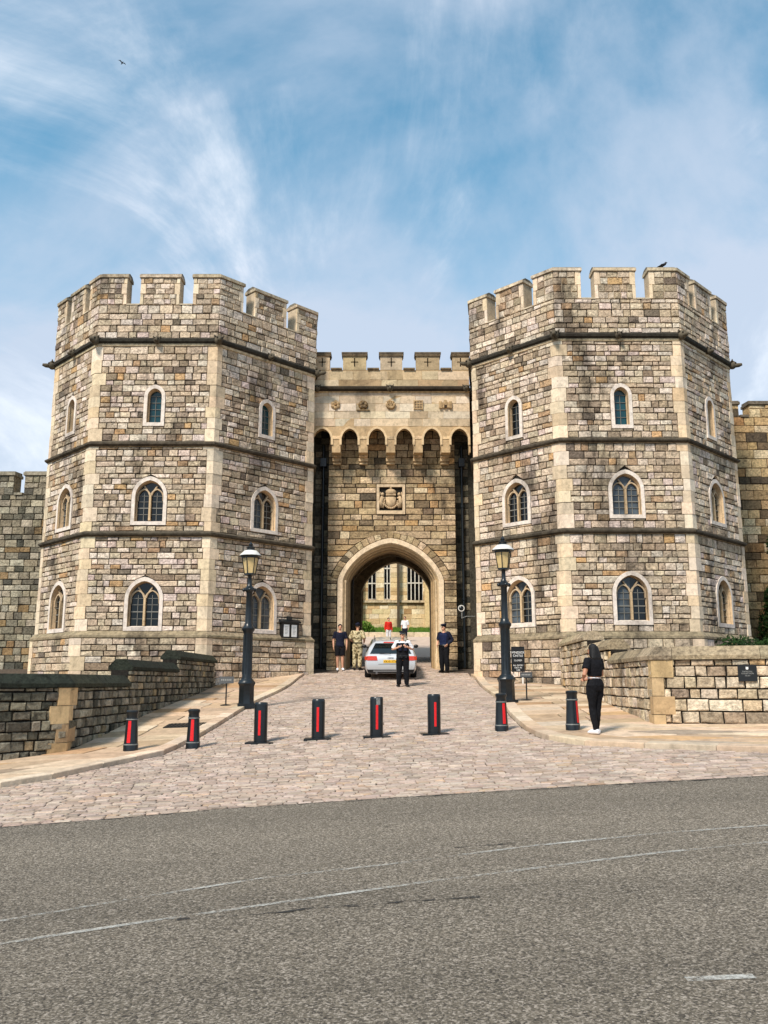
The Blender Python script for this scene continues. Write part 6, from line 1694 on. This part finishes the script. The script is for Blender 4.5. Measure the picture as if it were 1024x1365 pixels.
# soldier seen from behind
F = person('soldier in sandy camouflage seen from behind beside the silver car', ground_at(476.5, 893.5), math.pi - 0.35, 1.80, dict(elL=(0.30, 0.05, 1.17), wrL=(0.20, -0.16, 1.02), elR=(-0.30, 0.05, 1.16), wrR=(-0.20, -0.16, 1.03), anL=(0.13, 0, 0.085), toeL=(0.16, -0.14, 0.03), knL=(0.12, -0.02, 0.49)), build=1.08)
F['cloth']('jacket', 'camouflage', lambda m_: (F['torso'](m_, 0.022, 0.86, 1.46), F['arm'](m_, 'L', 0.02, 0.95), F['arm'](m_, 'R', 0.02, 0.95)))
F['cloth']('trousers', 'camouflage', lambda m_: (F['torso'](m_, 0.014, 0.85, 1.0), F['leg'](m_, 'L', 0.02, 2, 0.012), F['leg'](m_, 'R', 0.02, 2, 0.012)))
F['cloth']('belt', 'cloth_black', lambda m_: F['torso'](m_, 0.03, 0.99, 1.035))
F['shoes']('shoe_black'); F['hair']('hair_black')
m2 = MB(); hp_ = F['hp']; m2.tube([hp_(0, 0.02, 0.06), hp_(0, 0.02, 0.09), hp_(0.02, 0.02, 0.13)], [(0.09, 0.104), (0.10, 0.112), (0.075, 0.085)], 14, ref=(0, 1, 0)); m2.build('beret', 'cloth_navy', F['root'], smooth='auto')
# police officer facing the street
F = person('police officer in white shirt and black vest standing behind the car', ground_at(537, 915.5), 0.0, 1.80, dict(elL=(0.33, 0.05, 1.19), wrL=(0.15, -0.17, 1.27), elR=(-0.33, 0.05, 1.19), wrR=(-0.15, -0.17, 1.25), hdL=(-0.6, -0.1, 0.35), hdR=(0.6, -0.1, 0.35), huL=(0, -1, 0), huR=(0, -1, 0), anL=(0.13, 0.0, 0.085), anR=(-0.13, 0.0, 0.085), knL=(0.12, -0.02, 0.49), knR=(-0.12, -0.02, 0.49), toeL=(0.17, -0.12, 0.03), toeR=(-0.17, -0.12, 0.03), turn=0.25), build=1.1)
F['cloth']('shirt', 'cloth_white', lambda m_: (F['torso'](m_, 0.014, 0.95, 1.465), F['arm'](m_, 'L', 0.016, 0.85), F['arm'](m_, 'R', 0.016, 0.85)))
vs_ = F['cloth']('vest', 'cloth_black', lambda m_: (F['torso'](m_, 0.036, 1.0, 1.40), m_.tube([(0.10, 0.02, 1.36), (0.095, 0.02, 1.475)], [(0.03, 0.10), (0.03, 0.06)], 10), m_.tube([(-0.10, 0.02, 1.36), (-0.095, 0.02, 1.475)], [(0.03, 0.10), (0.03, 0.06)], 10)))
m2 = MB()
for x, z, w_ in ((0.09, 1.2, 0.05), (-0.09, 1.2, 0.05), (0.1, 1.33, 0.035), (-0.1, 1.34, 0.035)): m2.box(x-w_, x+w_, -0.19, -0.13, z-0.05, z+0.05)
m2.build('pouch', 'cloth_navy', vs_)
m2 = MB(); m2.box(0.05, 0.12, -0.196, -0.19, 1.36, 1.372); m2.box(-0.12, -0.05, -0.196, -0.19, 1.30, 1.312); m2.build('patch', 'cloth_white', vs_)
F['cloth']('trousers', 'cloth_black', lambda m_: (F['torso'](m_, 0.016, 0.85, 1.0), F['leg'](m_, 'L', 0.022, 2, 0.016), F['leg'](m_, 'R', 0.022, 2, 0.016)))
bl = F['cloth']('belt', 'shoe_black', lambda m_: F['torso'](m_, 0.034, 0.965, 1.01))
m2 = MB()
for a in (-0.6, -0.2, 0.6): m2.box(0.19*math.sin(a)-0.03, 0.19*math.sin(a)+0.03, -0.16*math.cos(a)-0.03, -0.16*math.cos(a)+0.02, 0.92, 1.01)
m2.build('belt_pouch', 'shoe_black', bl)
F['shoes']('shoe_black'); F['hair']('hair_black'); F['cap']('cloth_black', 'checker')
# officer in navy at the right jamb
F = person('officer in a peaked cap and dark navy uniform by the gate recess', ground_at(592.5, 896.5), -0.55, 1.80, dict(elL=(0.31, 0.08, 1.18), wrL=(0.20, -0.10, 1.02), elR=(-0.25, 0.0, 1.14), wrR=(-0.18, -0.20, 0.98), turn=-0.5, anL=(0.12, 0.02, 0.085), knL=(0.11, -0.02, 0.49)), build=1.12)
F['cloth']('shirt', 'cloth_blue', lambda m_: F['torso'](m_, 0.016, 0.95, 1.465))
F['cloth']('jacket', 'cloth_navy', lambda m_: (F['arm'](m_, 'L', 0.022, 2), F['arm'](m_, 'R', 0.022, 0.8), m_.tube([(0.06, 0.03, 0.92), (0.06, 0.03, 1.08), (0.06, 0.04, 1.3), (0.05, 0.03, 1.44)], [(0.15, 0.145), (0.145, 0.135), (0.16, 0.15), (0.13, 0.11)], 14), m_.tube([(-0.10, 0.04, 0.92), (-0.10, 0.04, 1.08), (-0.11, 0.05, 1.3), (-0.08, 0.03, 1.44)], [(0.105, 0.14), (0.098, 0.13), (0.105, 0.14), (0.085, 0.10)], 12)))
F['cloth']('trousers', 'cloth_black', lambda m_: (F['torso'](m_, 0.018, 0.85, 1.02), F['leg'](m_, 'L', 0.024, 2, 0.018), F['leg'](m_, 'R', 0.024, 2, 0.018)))
F['cloth']('belt', 'shoe_black', lambda m_: F['torso'](m_, 0.042, 0.96, 1.01))
F['shoes']('shoe_black'); F['hair']('hair_black'); F['cap']('cloth_navy')
# woman in black with her back turned
x, y = G(796, 979, PAVZ)
F = person('woman in black crop top and leggings with white trainers, back turned', (x, y, gz(x, y) + PAVZ), math.radians(212), 1.57,
           dict(head=(0.0, -0.03, 1.635), elL=(0.30, 0.03, 1.15), wrL=(0.10, -0.20, 1.09), shL=(0.165, 0.0, 1.42), shR=(-0.165, 0.0, 1.42), elR=(-0.25, -0.04, 1.15), wrR=(-0.06, -0.21, 1.08), turn=0.15,
                hiL=(0.085, 0, 0.91), knL=(0.065, -0.03, 0.49), anL=(0.055, 0.03, 0.085), toeL=(0.05, -0.12, 0.03), knR=(-0.07, -0.02, 0.49), anR=(-0.06, -0.06, 0.085), toeR=(-0.065, -0.21, 0.03), pel=(0.0, 0.01, 0.94)), sk='skin_tan', vox=0.009, female=True, build=1.09)
F['cloth']('crop_top', 'cloth_black', lambda m_: (F['torso'](m_, 0.016, 1.12, 1.455), F['arm'](m_, 'L', 0.018, 0.6), F['arm'](m_, 'R', 0.018, 0.6)))
F['cloth']('waist_strap', 'cloth_white', lambda m_: F['torso'](m_, 0.014, 1.075, 1.10), 0.007)
F['cloth']('leggings', 'cloth_black', lambda m_: (F['torso'](m_, 0.010, 0.84, 1.065), F['leg'](m_, 'L', 0.009, 2), F['leg'](m_, 'R', 0.009, 2), m_.ball((0.07, 0.06, 0.92), (0.10, 0.075, 0.13), 12, 8), m_.ball((-0.07, 0.06, 0.92), (0.10, 0.075, 0.13), 12, 8)))
F['shoes']('shoe_white'); F['hair']('hair_black', 0.20)
# two visitors far inside the courtyard
x = PX(518, 51.5, 3); F = person('person in a red top walking in the courtyard', (x, 51.5, gz(x, 51.5)), 0.4, 1.5, dict(), vox=0.014)
F['cloth']('top', 'cloth_red', lambda m_: (F['torso'](m_, 0.03, 0.90, 1.465), F['arm'](m_, 'L', 0.02, 2), F['arm'](m_, 'R', 0.02, 2)))
F['cloth']('trousers', 'cloth_white', lambda m_: (F['torso'](m_, 0.012, 0.85, 1.0), F['leg'](m_, 'L', 0.02), F['leg'](m_, 'R', 0.02)))
F['shoes']('shoe_black'); F['hair']('hair_black')
x = PX(540, 53, 3); F = person('person in a pale top standing in the courtyard', (x, 53.0, gz(x, 53)), -0.3, 1.52, dict(), vox=0.014)
F['cloth']('top', 'cloth_white', lambda m_: (F['torso'](m_, 0.02, 0.90, 1.465), F['arm'](m_, 'L', 0.02, 0.9), F['arm'](m_, 'R', 0.02, 0.9)))
F['cloth']('trousers', 'cloth_navy', lambda m_: (F['torso'](m_, 0.012, 0.85, 1.0), F['leg'](m_, 'L', 0.02), F['leg'](m_, 'R', 0.02)))
F['shoes']('shoe_black'); F['hair']('hair_black')
